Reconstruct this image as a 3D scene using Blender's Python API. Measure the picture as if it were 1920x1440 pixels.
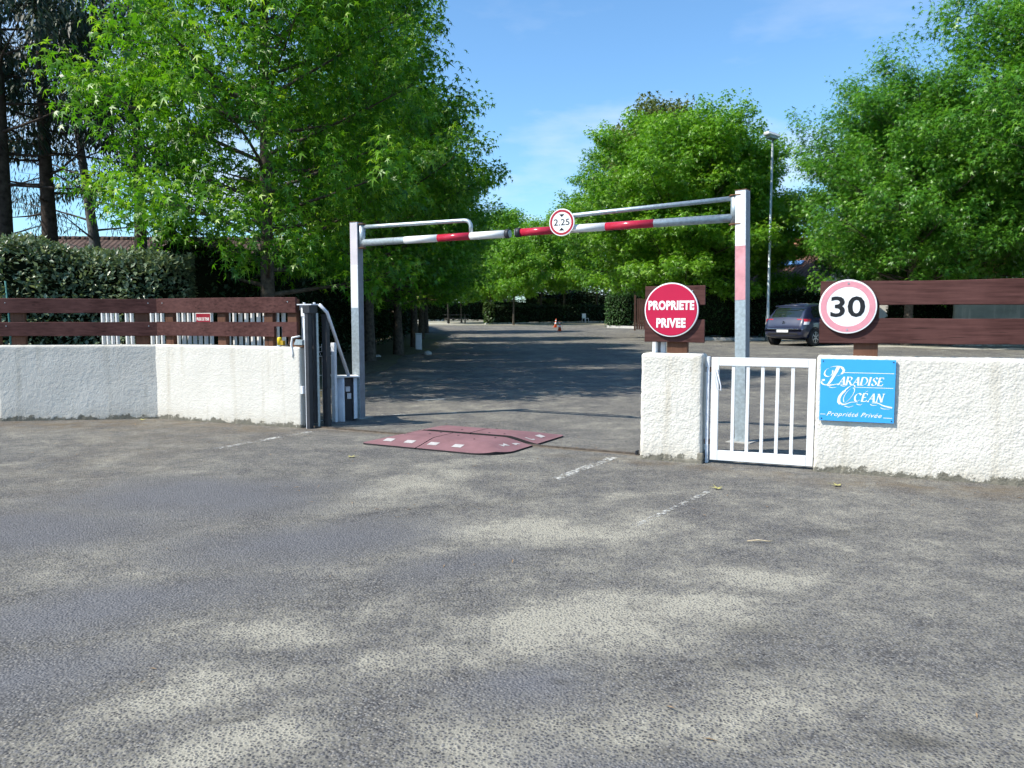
import bpy, bmesh, math, random
import numpy as np
from mathutils import Vector, Matrix, Euler, noise

for o in list(bpy.data.objects):
    bpy.data.objects.remove(o)
SC = bpy.context.scene
COL = SC.collection
R = math.radians

# ------------------------------------------------------------------ camera
cam_d = bpy.data.cameras.new('camera')
cam_d.sensor_width = 36.0
cam_d.lens = 28.125
cam_d.clip_start = 0.05
cam_d.clip_end = 2000
cam = bpy.data.objects.new('camera', cam_d)
COL.objects.link(cam)
cam.location = (0, 0, 1.40)
cam.rotation_euler = (R(90 - 4.72), 0, 0)
SC.camera = cam

# ------------------------------------------------------------------ light
SUN_TO = Vector((-0.937, -0.349, 0)).normalized() * math.cos(R(47.5)) + Vector((0, 0, math.sin(R(47.5))))
world = bpy.data.worlds.new('World')
SC.world = world
world.use_nodes = True
wn, wl = world.node_tree.nodes, world.node_tree.links
wn.clear()
w_out = wn.new('ShaderNodeOutputWorld')
w_bg = wn.new('ShaderNodeBackground')
w_bg.inputs['Strength'].default_value = 0.132
sky = wn.new('ShaderNodeTexSky')
sky.sky_type = 'NISHITA'
sky.sun_disc = False
sky.sun_elevation = R(47.5)
sky.sun_rotation = math.atan2(SUN_TO.x, SUN_TO.y)
sky.altitude = 0
sky.air_density = 1.0
sky.dust_density = 0.6
sky.ozone_density = 1.5
# thin fair-weather clouds low in the sky, the same all the way round
tc = wn.new('ShaderNodeTexCoord')
mp = wn.new('ShaderNodeMapping')
mp.inputs['Scale'].default_value = (1.0, 1.0, 3.2)
mp.inputs['Location'].default_value = (0.3, 0.15, 0.0)
cn = wn.new('ShaderNodeTexNoise')
cn.inputs['Scale'].default_value = 3.1
cn.inputs['Detail'].default_value = 7
cn.inputs['Roughness'].default_value = 0.55
cr = wn.new('ShaderNodeMapRange')
cr.inputs['From Min'].default_value = 0.47
cr.inputs['From Max'].default_value = 0.72
sx = wn.new('ShaderNodeSeparateXYZ')
el = wn.new('ShaderNodeMapRange')
el.inputs['From Min'].default_value = 0.42
el.inputs['From Max'].default_value = 0.10
mu = wn.new('ShaderNodeMath'); mu.operation = 'MULTIPLY'
tint = wn.new('ShaderNodeMix'); tint.data_type = 'RGBA'; tint.blend_type = 'MULTIPLY'
tint.inputs['Factor'].default_value = 1.0
tint.inputs[7].default_value = (0.76, 1.06, 1.24, 1)
mixc = wn.new('ShaderNodeMix'); mixc.data_type = 'RGBA'
mixc.inputs[7].default_value = (5.4, 5.8, 6.4, 1)
wl.new(tc.outputs['Generated'], mp.inputs['Vector'])
wl.new(mp.outputs[0], cn.inputs['Vector'])
wl.new(cn.outputs['Fac'], cr.inputs['Value'])
wl.new(tc.outputs['Generated'], sx.inputs[0])
wl.new(sx.outputs['Z'], el.inputs['Value'])
wl.new(cr.outputs[0], mu.inputs[0]); wl.new(el.outputs[0], mu.inputs[1])
wl.new(sky.outputs[0], tint.inputs[6])
wl.new(tint.outputs[2], mixc.inputs[6])
wl.new(mu.outputs[0], mixc.inputs['Factor'])
wl.new(mixc.outputs[2], w_bg.inputs['Color'])
wl.new(w_bg.outputs[0], w_out.inputs['Surface'])

sun_d = bpy.data.lights.new('sun', 'SUN')
sun_d.energy = 4.9
sun_d.angle = R(0.53)
sun_d.color = (1.0, 0.94, 0.83)
sun = bpy.data.objects.new('sun', sun_d)
COL.objects.link(sun)
sun.rotation_euler = (-SUN_TO).to_track_quat('-Z', 'Y').to_euler()
sun.location = SUN_TO * 60

vs = SC.view_settings
vs.view_transform = 'Standard'
vs.look = 'None'
vs.exposure = 0.52
vs.gamma = 1.0
vs.use_curve_mapping = False
cy = SC.cycles
cy.max_bounces = 5; cy.diffuse_bounces = 3; cy.glossy_bounces = 2; cy.transmission_bounces = 2; cy.transparent_max_bounces = 6
cy.use_adaptive_sampling = True; cy.adaptive_threshold = 0.03
cy.caustics_reflective = False; cy.caustics_refractive = False

# ------------------------------------------------------------------ materials
M = {}
class NT:
    def __init__(s, name):
        s.m = bpy.data.materials.new(name); s.m.use_nodes = True
        s.t = s.m.node_tree; s.t.nodes.clear()
        s.out = s.n('OutputMaterial')
        s.b = s.n('BsdfPrincipled')
        s.l(s.b.outputs[0], s.out.inputs['Surface'])
    def n(s, typ, **kw):
        nd = s.t.nodes.new('ShaderNode' + typ)
        for k, v in kw.items():
            setattr(nd, k, v)
        return nd
    def l(s, a, b): s.t.links.new(a, b)
    def coord(s, scale=(1, 1, 1), kind='Object', loc=(0, 0, 0), rot=(0, 0, 0)):
        t = s.n('TexCoord'); m = s.n('Mapping')
        m.inputs['Scale'].default_value = scale
        m.inputs['Location'].default_value = loc
        m.inputs['Rotation'].default_value = rot
        s.l(t.outputs[kind], m.inputs['Vector'])
        return m.outputs[0]
    def noise(s, vec, scale, detail=4, rough=0.55):
        nd = s.n('TexNoise')
        nd.inputs['Scale'].default_value = scale
        nd.inputs['Detail'].default_value = detail
        nd.inputs['Roughness'].default_value = rough
        s.l(vec, nd.inputs['Vector'])
        return nd.outputs['Fac']
    def voro(s, vec, scale, feature='F1'):
        nd = s.n('TexVoronoi'); nd.feature = feature
        nd.inputs['Scale'].default_value = scale
        s.l(vec, nd.inputs['Vector'])
        return nd
    def rng(s, v, a, b, c=0.0, d=1.0, smooth=False):
        nd = s.n('MapRange')
        if smooth: nd.interpolation_type = 'SMOOTHSTEP'
        nd.inputs['From Min'].default_value = a; nd.inputs['From Max'].default_value = b
        nd.inputs['To Min'].default_value = c; nd.inputs['To Max'].default_value = d
        s.l(v, nd.inputs['Value'])
        return nd.outputs[0]
    def math(s, op, a, b=None):
        nd = s.n('Math'); nd.operation = op
        for i, x in enumerate((a, b)):
            if x is None: continue
            if isinstance(x, (int, float)): nd.inputs[i].default_value = x
            else: s.l(x, nd.inputs[i])
        return nd.outputs[0]
    def mix(s, f, a, b, blend='MIX'):
        nd = s.n('Mix'); nd.data_type = 'RGBA'; nd.blend_type = blend
        if isinstance(f, (int, float)): nd.inputs['Factor'].default_value = f
        else: s.l(f, nd.inputs['Factor'])
        for i, x in ((6, a), (7, b)):
            if isinstance(x, (tuple, list)): nd.inputs[i].default_value = (*x[:3], 1)
            else: s.l(x, nd.inputs[i])
        return nd.outputs[2]
    def bump(s, h, strength=0.5, dist=0.01):
        nd = s.n('Bump')
        nd.inputs['Strength'].default_value = strength
        nd.inputs['Distance'].default_value = dist
        s.l(h, nd.inputs['Height'])
        s.l(nd.outputs[0], s.b.inputs['Normal'])
        return nd
    def set(s, color=None, rough=None, metal=None, spec=None):
        for nm, v in (('Base Color', color), ('Roughness', rough), ('Metallic', metal), ('Specular IOR Level', spec)):
            if v is None: continue
            if isinstance(v, (int, float)): s.b.inputs[nm].default_value = v
            elif isinstance(v, (tuple, list)): s.b.inputs[nm].default_value = (*v[:3], 1)
            else: s.l(v, s.b.inputs[nm])

def plain(name, col, rough=0.6, metal=0.0, spec=0.4, var=0.25, scale=9.0, bump=0.0, bscale=60, dirt=None):
    t = NT(name)
    v = t.coord()
    f = t.noise(v, scale, 5, 0.6)
    c = t.mix(t.rng(f, 0.3, 0.7), tuple(x * (1 - var) for x in col), tuple(min(1, x * (1 + var)) for x in col))
    if dirt:
        f2 = t.noise(v, scale * 2.7, 6, 0.7)
        c = t.mix(t.rng(f2, 0.60, 0.74), c, dirt)
    t.set(c, rough, metal, spec)
    if bump:
        t.bump(t.noise(v, bscale, 4), bump, 0.004)
    M[name] = t.m
    return t.m

# asphalt with sandy deposits and smoother bitumen-rich patches (they are worn into the road itself)
def asphalt():
    t = NT('asphalt')
    v = t.coord()
    wv = t.n('TexNoise'); wv.inputs['Scale'].default_value = 0.9; wv.inputs['Detail'].default_value = 4
    t.l(v, wv.inputs['Vector'])
    sub = t.n('VectorMath'); sub.operation = 'SUBTRACT'; t.l(wv.outputs['Color'], sub.inputs[0]); sub.inputs[1].default_value = (0.5, 0.5, 0.5)
    scl = t.n('VectorMath'); scl.operation = 'SCALE'; t.l(sub.outputs[0], scl.inputs[0]); scl.inputs['Scale'].default_value = 0.9
    add = t.n('VectorMath'); add.operation = 'ADD'; t.l(v, add.inputs[0]); t.l(scl.outputs[0], add.inputs[1])
    warped = add.outputs[0]
    def blobs(lst):
        acc = None
        for (x, y, rx, ry, a, w) in lst:
            mpp = t.n('Mapping'); mpp.vector_type = 'TEXTURE'
            mpp.inputs['Location'].default_value = (x, y, 0)
            mpp.inputs['Rotation'].default_value = (0, 0, R(a))
            mpp.inputs['Scale'].default_value = (rx, ry, 50)
            t.l(warped, mpp.inputs['Vector'])
            ln = t.n('VectorMath'); ln.operation = 'LENGTH'; t.l(mpp.outputs[0], ln.inputs[0])
            k = t.rng(ln.outputs['Value'], 1.45, 0.0, 0.0, w, False)
            acc = k if acc is None else t.math('MAXIMUM', acc, k)
        return acc
    sand_b = blobs(SAND)
    smooth_b = blobs(SMOOTH)
    n1 = t.noise(v, 0.55, 5, 0.6)
    n2 = t.noise(v, 2.6, 4, 0.68)
    n3 = t.noise(v, 15.0, 3, 0.7)
    base = t.rng(n1, 0.38, 0.74, 0.13, 0.52)
    sand = t.math('MAXIMUM', sand_b, base)
    # break the deposits up: streaky at hand size, grainy at finger size
    sand = t.math('ADD', sand, t.math('MULTIPLY', t.math('SUBTRACT', n2, 0.5), 1.5))
    sand = t.math('ADD', sand, t.math('MULTIPLY', t.math('SUBTRACT', n3, 0.5), 0.9))
    sand = t.rng(sand, 0.0, 1.25)
    sand = t.math('MULTIPLY', sand, t.rng(smooth_b, 0.1, 0.7, 1.0, 0.15))
    vo = t.voro(v, 84.0)
    vo.inputs['Randomness'].default_value = 1.0
    vo2 = t.voro(v, 170.0)
    sep = t.n('SeparateColor'); t.l(vo.outputs['Color'], sep.inputs[0])
    stone = t.mix(sep.outputs[0], (0.040, 0.040, 0.046), (0.24, 0.237, 0.235))
    stone = t.mix(t.rng(sep.outputs[1], 0.80, 1.0), stone, (0.36, 0.33, 0.28))
    gap = t.mix(t.rng(sand, 0.0, 0.6), (0.070, 0.067, 0.066), (0.45, 0.425, 0.345))
    # the more sand, the smaller the stone showing through
    thr = t.rng(sand, 0.0, 1.0, 0.58, 0.22)
    d = t.math('SUBTRACT', vo.outputs['Distance'], thr)
    f = t.rng(d, -0.06, 0.06)
    col = t.mix(f, stone, gap)
    # fine grit
    sep2 = t.n('SeparateColor'); t.l(vo2.outputs['Color'], sep2.inputs[0])
    col = t.mix(0.25, col, t.mix(sep2.outputs[0], (0.04, 0.04, 0.04), (0.36, 0.35, 0.33)))
    # bitumen-rich smoother patches, bluish grey
    sm = t.mix(sep2.outputs[0], (0.110, 0.113, 0.128), (0.215, 0.217, 0.232))
    col = t.mix(t.rng(t.math('ADD', smooth_b, t.math('MULTIPLY', t.math('SUBTRACT', n2, 0.5), 0.8)), 0.15, 0.75, 0.0, 0.72), col, sm)
    # brown earth washed along the walls
    earth = blobs(EARTH)
    ef = t.math('MULTIPLY', earth, t.rng(t.noise(v, 3.5, 6, 0.65), 0.36, 0.62))
    col = t.mix(t.math('MULTIPLY', ef, 0.8), col, (0.155, 0.115, 0.072))
    # slow dark / light drift
    col = t.mix(0.55, col, t.mix(t.rng(t.noise(v, 0.32, 4), 0.3, 0.7), (0.72, 0.72, 0.75), (1, 1, 1)), 'MULTIPLY')
    dk = blobs(DARK)
    col = t.mix(t.math('MULTIPLY', dk, 0.7), col, (0.045, 0.043, 0.038))
    col = t.mix(1.0, col, (0.875, 0.865, 0.845), 'MULTIPLY')
    t.set(col, 0.9, 0, 0.15)
    h = t.rng(vo.outputs['Distance'], 0.0, 0.7, 1.0, 0.0)
    bp = t.bump(h, 0.8, 0.006)
    M['asphalt'] = t.m

# (x, y, radius along, radius across, turn, weight): deposits measured on the road
SAND = [(0.25, 5.2, 1.3, 0.55, 8, 0.85), (-0.9, 6.6, 1.5, 0.5, 60, 0.8), (0.2, 3.55, 1.0, 0.35, 20, 1.0), (0.85, 3.75, 0.7, 0.28, 12, 1.0),
        (1.35, 4.3, 0.9, 0.3, 18, 0.8), (-1.15, 3.55, 0.45, 0.22, 15, 0.85), (-1.1, 3.0, 0.6, 0.25, 35, 0.75), (-0.9, 2.55, 0.45, 0.25, 40, 0.8),
        (-2.0, 3.9, 0.8, 0.25, 20, 0.5), (0.6, 2.75, 1.1, 0.35, 25, 0.65), (1.9, 2.7, 0.8, 0.4, 0, 0.6), (-0.4, 7.6, 1.6, 0.45, 32, 0.55),
        (0.9, 6.0, 1.2, 0.25, 32, 0.6), (-4.6, 9.2, 2.2, 0.5, -8, 0.35), (-0.1, 2.35, 0.5, 0.2, 30, 0.7)]
SMOOTH = [(-2.5, 6.2, 1.25, 0.75, 5, 1.0), (-1.3, 5.0, 0.95, 0.5, 15, 0.9), (-3.3, 5.2, 1.2, 0.5, 0, 0.9), (-1.9, 3.9, 0.9, 0.35, 25, 0.9),
          (-2.1, 3.0, 0.8, 0.4, 20, 0.9), (0.05, 2.95, 0.45, 0.3, 30, 0.75), (-0.3, 4.35, 0.5, 0.3, 30, 0.65), (0.4, 2.3, 0.5, 0.25, 0, 0.8)]
DARK = [(1.42, 2.62, 0.10, 0.06, 20, 1.0), (1.12, 3.55, 0.22, 0.08, 10, 0.5), (0.85, 3.25, 0.14, 0.07, 0, 0.45), (0.2, 3.0, 0.05, 0.04, 0, 0.7), (-0.9, 2.75, 0.05, 0.03, 0, 0.8), (2.2, 5.2, 0.5, 0.12, 15, 0.35), (-0.2, 6.0, 0.9, 0.10, 30, 0.35)]
EARTH = [(-5.9, 10.5, 2.6, 0.65, 3, 1.0), (-3.6, 10.2, 1.3, 0.5, -25, 1.0), (-2.3, 9.9, 0.9, 0.25, -28, 0.9), (3.6, 6.5, 1.8, 0.32, -23, 0.9),
         (1.9, 7.4, 1.6, 0.16, -23, 0.8), (-3.9, 20, 1.2, 12, 0, 0.9), (-0.6, 9.2, 3.0, 0.14, -28, 0.6)]
asphalt()

def gravel(name, c1, c2, scale=40):
    t = NT(name); v = t.coord()
    vo = t.voro(v, scale)
    sep = t.n('SeparateColor'); t.l(vo.outputs['Color'], sep.inputs[0])
    c = t.mix(sep.outputs[0], c1, c2)
    c = t.mix(t.rng(t.noise(v, 0.7, 5), 0.35, 0.7), c, t.mix(0.6, c, (0.12, 0.13, 0.06)))
    t.set(c, 0.95, 0, 0.2)
    t.bump(vo.outputs['Distance'], 0.5, 0.01)
    M[name] = t.m
gravel('earth', (0.20, 0.17, 0.12), (0.38, 0.34, 0.26))
gravel('soil', (0.060, 0.048, 0.034), (0.17, 0.14, 0.10), 30)
gravel('pale_gravel', (0.34, 0.32, 0.28), (0.55, 0.52, 0.46), 30)

def stucco(name, c1, c2, stain, relief=0.75):
    t = NT(name); v = t.coord()
    n1 = t.noise(v, 1.6, 6, 0.6)
    n2 = t.noise(v, 55, 4, 0.6)
    c = t.mix(t.rng(n1, 0.3, 0.72), c1, c2)
    # run-off stains and splash-up grime near the ground (the wall itself is dirty there)
    sepv = t.n('SeparateXYZ'); t.l(t.coord(), sepv.inputs[0])
    low = t.rng(sepv.outputs['Z'], 0.26, 0.0)
    gr = t.math('MULTIPLY', t.math('POWER', low, 1.5), t.rng(t.noise(v, 7, 6, 0.7), 0.25, 0.65))
    c = t.mix(t.math('MULTIPLY', gr, 0.75), c, stain)
    edge = t.rng(t.math('SUBTRACT', sepv.outputs['Z'], t.math('MULTIPLY', t.rng(t.noise(v, 8, 6, 0.78), 0.35, 0.8), 0.14)), 0.010, -0.010)
    c = t.mix(edge, c, (0.16, 0.15, 0.12))
    streak = t.noise(t.coord((6, 6, 0.5)), 1.0, 5, 0.6)
    c = t.mix(t.rng(streak, 0.54, 0.75, 0, 0.5), c, stain)
    t.set(c, 0.9, 0, 0.25)
    vo = t.voro(v, 55); vo.feature = 'SMOOTH_F1'
    h = t.math('ADD', t.math('MULTIPLY', vo.outputs['Distance'], 0.8), t.math('MULTIPLY', n2, 0.6))
    t.bump(h, relief, 0.010)
    M[name] = t.m
stucco('stucco', (0.60, 0.57, 0.51), (0.695, 0.665, 0.60), (0.42, 0.37, 0.28), 0.65)
stucco('stucco_fine', (0.61, 0.58, 0.52), (0.70, 0.67, 0.605), (0.44, 0.39, 0.30), 0.45)
stucco('stucco_grazed', (0.55, 0.52, 0.465), (0.66, 0.63, 0.57), (0.38, 0.35, 0.29), 0.32)  # same stucco made greyer; the grazing light is put into its colour
stucco('old_render', (0.14, 0.16, 0.14), (0.24, 0.26, 0.23), (0.40, 0.40, 0.34))

def wood(name, c1, c2, axis=0):
    t = NT(name)
    s = [14, 14, 14]; s[axis] = 0.9
    v = t.coord(tuple(s))
    g = t.noise(v, 2.6, 7, 0.62)
    c = t.mix(t.rng(g, 0.28, 0.72), c1, c2)
    blot = t.noise(t.coord(), 1.7, 5, 0.6)
    c = t.mix(t.rng(blot, 0.42, 0.72, 0, 0.55), c, tuple(min(1, x * 1.3 + 0.006) for x in c2))
    s2 = [40, 40, 40]; s2[axis] = 1.2
    cr_ = t.noise(t.coord(tuple(s2)), 1.6, 3, 0.5)
    c = t.mix(t.rng(cr_, 0.66, 0.72, 0, 0.8), c, (0.012, 0.007, 0.006))
    kn = t.n('TexVoronoi'); kn.inputs['Scale'].default_value = 1.0
    ks = [9, 9, 9]; ks[axis] = 3.2
    t.l(t.coord(tuple(ks)), kn.inputs['Vector'])
    c = t.mix(t.rng(kn.outputs['Distance'], 0.11, 0.05, 0, 0.6), c, (0.02, 0.01, 0.008))
    t.set(c, 0.8, 0, 0.12)
    t.bump(g, 0.3, 0.003)
    M[name] = t.m
wood('fence_wood', (0.030, 0.0115, 0.0105), (0.105, 0.047, 0.042))
wood('post_wood', (0.075, 0.035, 0.022), (0.13, 0.065, 0.042), 2)
wood('table_wood', (0.06, 0.055, 0.05), (0.13, 0.12, 0.11))
wood('gate_wood', (0.05, 0.03, 0.025), (0.09, 0.05, 0.04), 2)

plain('white_paint', (0.74, 0.74, 0.74), 0.45, 0, 0.4, 0.05, 14, dirt=(0.62, 0.60, 0.55))
plain('white_worn', (0.66, 0.68, 0.72), 0.55, 0, 0.35, 0.10, 8, dirt=(0.42, 0.38, 0.33))
plain('galvanised', (0.40, 0.46, 0.49), 0.45, 0.55, 0.4, 0.22, 28, 0.15, 80, dirt=(0.50, 0.55, 0.57))
plain('grey_steel', (0.19, 0.20, 0.235), 0.5, 0.3, 0.4, 0.18, 12, dirt=(0.30, 0.30, 0.32))
plain('dark_steel', (0.034, 0.036, 0.043), 0.5, 0.2, 0.4, 0.25, 12, dirt=(0.08, 0.065, 0.055))
plain('mark_paint', (0.42, 0.40, 0.39), 0.8, 0, 0.2, 0.15, 30, dirt=(0.32, 0.25, 0.25))
plain('notice_red', (0.26, 0.012, 0.03), 0.4, 0, 0.4, 0.08, 6)
plain('mortar', (0.20, 0.185, 0.15), 0.95, 0, 0.2, 0.35, 18, 0.8, 40)
plain('twig_bark', (0.40, 0.33, 0.23), 0.9, 0, 0.1, 0.3, 30)
plain('rust', (0.22, 0.115, 0.065), 0.85, 0, 0.2, 0.4, 30)
plain('rail_steel', (0.12, 0.095, 0.075), 0.6, 0.4, 0.4, 0.4, 20, dirt=(0.24, 0.13, 0.07))
plain('red_paint', (0.43, 0.022, 0.05), 0.22, 0, 0.4, 0.10, 20)
plain('sign_red', (0.50, 0.008, 0.055), 0.35, 0, 0.4, 0.05, 4)
plain('sign_red_deep', (0.40, 0.015, 0.035), 0.35, 0, 0.4, 0.05, 4)
plain('sign_pink', (0.66, 0.28, 0.33), 0.5, 0, 0.3, 0.07, 12, dirt=(0.72, 0.42, 0.46))
plain('sign_white', (0.82, 0.82, 0.83), 0.35, 0, 0.4, 0.03, 8)
plain('sign_black', (0.012, 0.012, 0.014), 0.4, 0, 0.4, 0.1, 8)
plain('sign_blue', (0.045, 0.36, 0.80), 0.4, 0, 0.4, 0.04, 3)
plain('screw', (0.05, 0.08, 0.14), 0.4, 0.5)
plain('yellow', (0.80, 0.56, 0.015), 0.35, 0, 0.4, 0.06)
plain('yellow_shade', (0.42, 0.27, 0.02), 0.5, 0, 0.3, 0.1)
plain('black_plastic', (0.016, 0.016, 0.018), 0.5)
plain('rubber_red', (0.215, 0.112, 0.120), 0.75, 0, 0.3, 0.15, 5, 0.25, 140, dirt=(0.27, 0.16, 0.16))
plain('rubber_black', (0.02, 0.018, 0.02), 0.8, 0, 0.3)
plain('cone_orange', (0.70, 0.12, 0.03), 0.5)
plain('concrete', (0.36, 0.35, 0.32), 0.9, 0, 0.25, 0.2, 6, 0.4, 50)
plain('track_bed', (0.17, 0.145, 0.115), 0.9, 0, 0.25, 0.3, 8, 0.4, 50, dirt=(0.15, 0.09, 0.055))
plain('kerb_stone', (0.50, 0.49, 0.46), 0.9, 0, 0.25, 0.2, 6, 0.4, 50)
plain('bark', (0.085, 0.072, 0.058), 0.95, 0, 0.1, 0.5, 12, 0.9, 22)
plain('bark_lit', (0.17, 0.15, 0.12), 0.95, 0, 0.1, 0.55, 14, 0.9, 22)
plain('pine_bark', (0.055, 0.043, 0.036), 0.95, 0, 0.1, 0.55, 9, 1.0, 16)
plain('eucalyptus_bark', (0.105, 0.10, 0.098), 0.85, 0, 0.2, 0.3, 5, 0.3, 20)
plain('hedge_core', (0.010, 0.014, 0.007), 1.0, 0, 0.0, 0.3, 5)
plain('cream_wall', (0.70, 0.66, 0.58), 0.9, 0, 0.2, 0.08, 2, 0.2, 30)
plain('white_wall', (0.80, 0.79, 0.76), 0.9, 0, 0.2, 0.05, 2)
plain('dead_leaf', (0.34, 0.31, 0.12), 0.8, 0, 0.2, 0.3, 30)
plain('dry_needle', (0.28, 0.19, 0.11), 0.8, 0, 0.2, 0.3, 30)
plain('wood_trim', (0.10, 0.055, 0.04), 0.7, 0, 0.3, 0.2)
plain('terracotta_glow', (0.50, 0.16, 0.06), 0.8)
plain('teal_net', (0.04, 0.16, 0.15), 0.8)
plain('number_plate', (0.78, 0.79, 0.80), 0.4, 0, 0.4, 0.02)
plain('plate_grey', (0.28, 0.30, 0.34), 0.5)
plain('chrome', (0.75, 0.76, 0.78), 0.18, 1.0, 0.5, 0.03)
plain('rim_alloy', (0.55, 0.56, 0.58), 0.3, 0.8, 0.5, 0.05)
plain('tyre', (0.022, 0.022, 0.024), 0.85)
plain('tail_red', (0.45, 0.012, 0.018), 0.15, 0, 0.6, 0.1)
plain('tail_clear', (0.70, 0.70, 0.72), 0.15, 0, 0.6, 0.05)
plain('lamp_housing', (0.68, 0.69, 0.70), 0.4, 0.1, 0.4, 0.05)
plain('lamp_glass', (0.42, 0.46, 0.48), 0.15, 0, 0.6, 0.1)
plain('skylight', (0.15, 0.32, 0.62), 0.08, 0, 0.8, 0.1)

def car_paint():
    t = NT('car_paint'); t.set((0.016, 0.021, 0.055), 0.35, 0.0, 0.5)
    t.b.inputs['Coat Weight'].default_value = 1.0
    t.b.inputs['Coat Roughness'].default_value = 0.06
    M['car_paint'] = t.m
    g = NT('car_glass'); g.set((0.012, 0.018, 0.018), 0.05, 0, 0.8)
    g.b.inputs['Coat Weight'].default_value = 0.6
    M['car_glass'] = g.m
car_paint()

def rooftile(name, c1, c2):
    t = NT(name)
    v = t.coord()
    w = t.n('TexWave'); w.wave_type = 'BANDS'; w.bands_direction = 'X'
    w.inputs['Scale'].default_value = 1.4; w.inputs['Distortion'].default_value = 0.4
    t.l(v, w.inputs['Vector'])
    vo = t.voro(v, 4.0)
    sep = t.n('SeparateColor'); t.l(vo.outputs['Color'], sep.inputs[0])
    c = t.mix(sep.outputs[0], c1, c2)
    c = t.mix(t.rng(t.noise(v, 2, 5), 0.5, 0.75, 0, 0.5), c, tuple(x * 0.5 for x in c1))
    t.set(c, 0.9, 0, 0.2)
    t.bump(w.outputs['Fac'], 0.8, 0.05)
    M[name] = t.m
rooftile('roof_orange', (0.34, 0.14, 0.07), (0.52, 0.27, 0.15))
rooftile('roof_shadowed', (0.060, 0.040, 0.032), (0.11, 0.07, 0.055))  # darker brown tiles, the shadow on the roof put into their colour
rooftile('roof_brown', (0.13, 0.075, 0.055), (0.22, 0.12, 0.09))

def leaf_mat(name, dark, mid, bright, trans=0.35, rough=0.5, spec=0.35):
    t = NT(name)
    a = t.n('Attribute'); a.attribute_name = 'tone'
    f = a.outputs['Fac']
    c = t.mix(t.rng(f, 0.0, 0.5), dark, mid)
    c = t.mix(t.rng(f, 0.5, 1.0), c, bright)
    t.set(c, rough, 0, spec)
    tr = t.n('BsdfTranslucent')
    t.l(t.mix(0.75, c, (1.15, 1.25, 0.40), 'MULTIPLY'), tr.inputs['Color'])
    mx = t.n('MixShader'); mx.inputs[0].default_value = trans
    t.l(t.b.outputs[0], mx.inputs[1]); t.l(tr.outputs[0], mx.inputs[2])
    t.l(mx.outputs[0], t.out.inputs['Surface'])
    M[name] = t.m
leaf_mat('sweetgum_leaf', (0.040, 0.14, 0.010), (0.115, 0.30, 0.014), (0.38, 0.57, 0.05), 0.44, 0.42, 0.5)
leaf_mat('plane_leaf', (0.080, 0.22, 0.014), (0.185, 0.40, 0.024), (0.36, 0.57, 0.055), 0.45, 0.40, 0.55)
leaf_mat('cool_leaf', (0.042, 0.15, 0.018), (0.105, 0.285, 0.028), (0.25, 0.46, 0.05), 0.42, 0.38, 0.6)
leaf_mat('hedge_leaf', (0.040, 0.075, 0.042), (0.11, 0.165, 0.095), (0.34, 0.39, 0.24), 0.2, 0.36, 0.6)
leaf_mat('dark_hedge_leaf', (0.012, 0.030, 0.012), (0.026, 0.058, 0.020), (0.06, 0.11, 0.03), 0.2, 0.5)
leaf_mat('laurel_leaf', (0.03, 0.06, 0.015), (0.07, 0.13, 0.03), (0.26, 0.30, 0.12), 0.25, 0.35, 0.5)
leaf_mat('thuja_leaf', (0.022, 0.06, 0.018), (0.045, 0.11, 0.026), (0.09, 0.18, 0.04), 0.2)
leaf_mat('pine_needle', (0.012, 0.026, 0.018), (0.022, 0.044, 0.026), (0.05, 0.085, 0.045), 0.15, 0.5)
leaf_mat('eucalyptus_leaf', (0.014, 0.028, 0.020), (0.026, 0.045, 0.030), (0.055, 0.08, 0.05), 0.15, 0.5)
leaf_mat('bronze_leaf', (0.06, 0.09, 0.02), (0.13, 0.17, 0.035), (0.22, 0.24, 0.05), 0.3)

def worn_paint():
    t = NT('worn_line'); v = t.coord()
    n = t.noise(v, 26, 5, 0.7); n2 = t.noise(v, 3.2, 4, 0.6)
    f = t.rng(t.math('ADD', n, t.math('MULTIPLY', n2, 0.7)), 0.80, 0.98)
    t.set((0.52, 0.51, 0.47), 0.8, 0, 0.2)
    tp = t.n('BsdfTransparent'); mx = t.n('MixShader')
    t.l(f, mx.inputs[0]); t.l(tp.outputs[0], mx.inputs[1]); t.l(t.b.outputs[0], mx.inputs[2])
    t.l(mx.outputs[0], t.out.inputs['Surface'])
    M['worn_line'] = t.m
worn_paint()

# ------------------------------------------------------------------ mesh helpers
def ground_z(y):
    return 0.0155 * max(0.0, min(y, 80.0) - 11.0)

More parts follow.
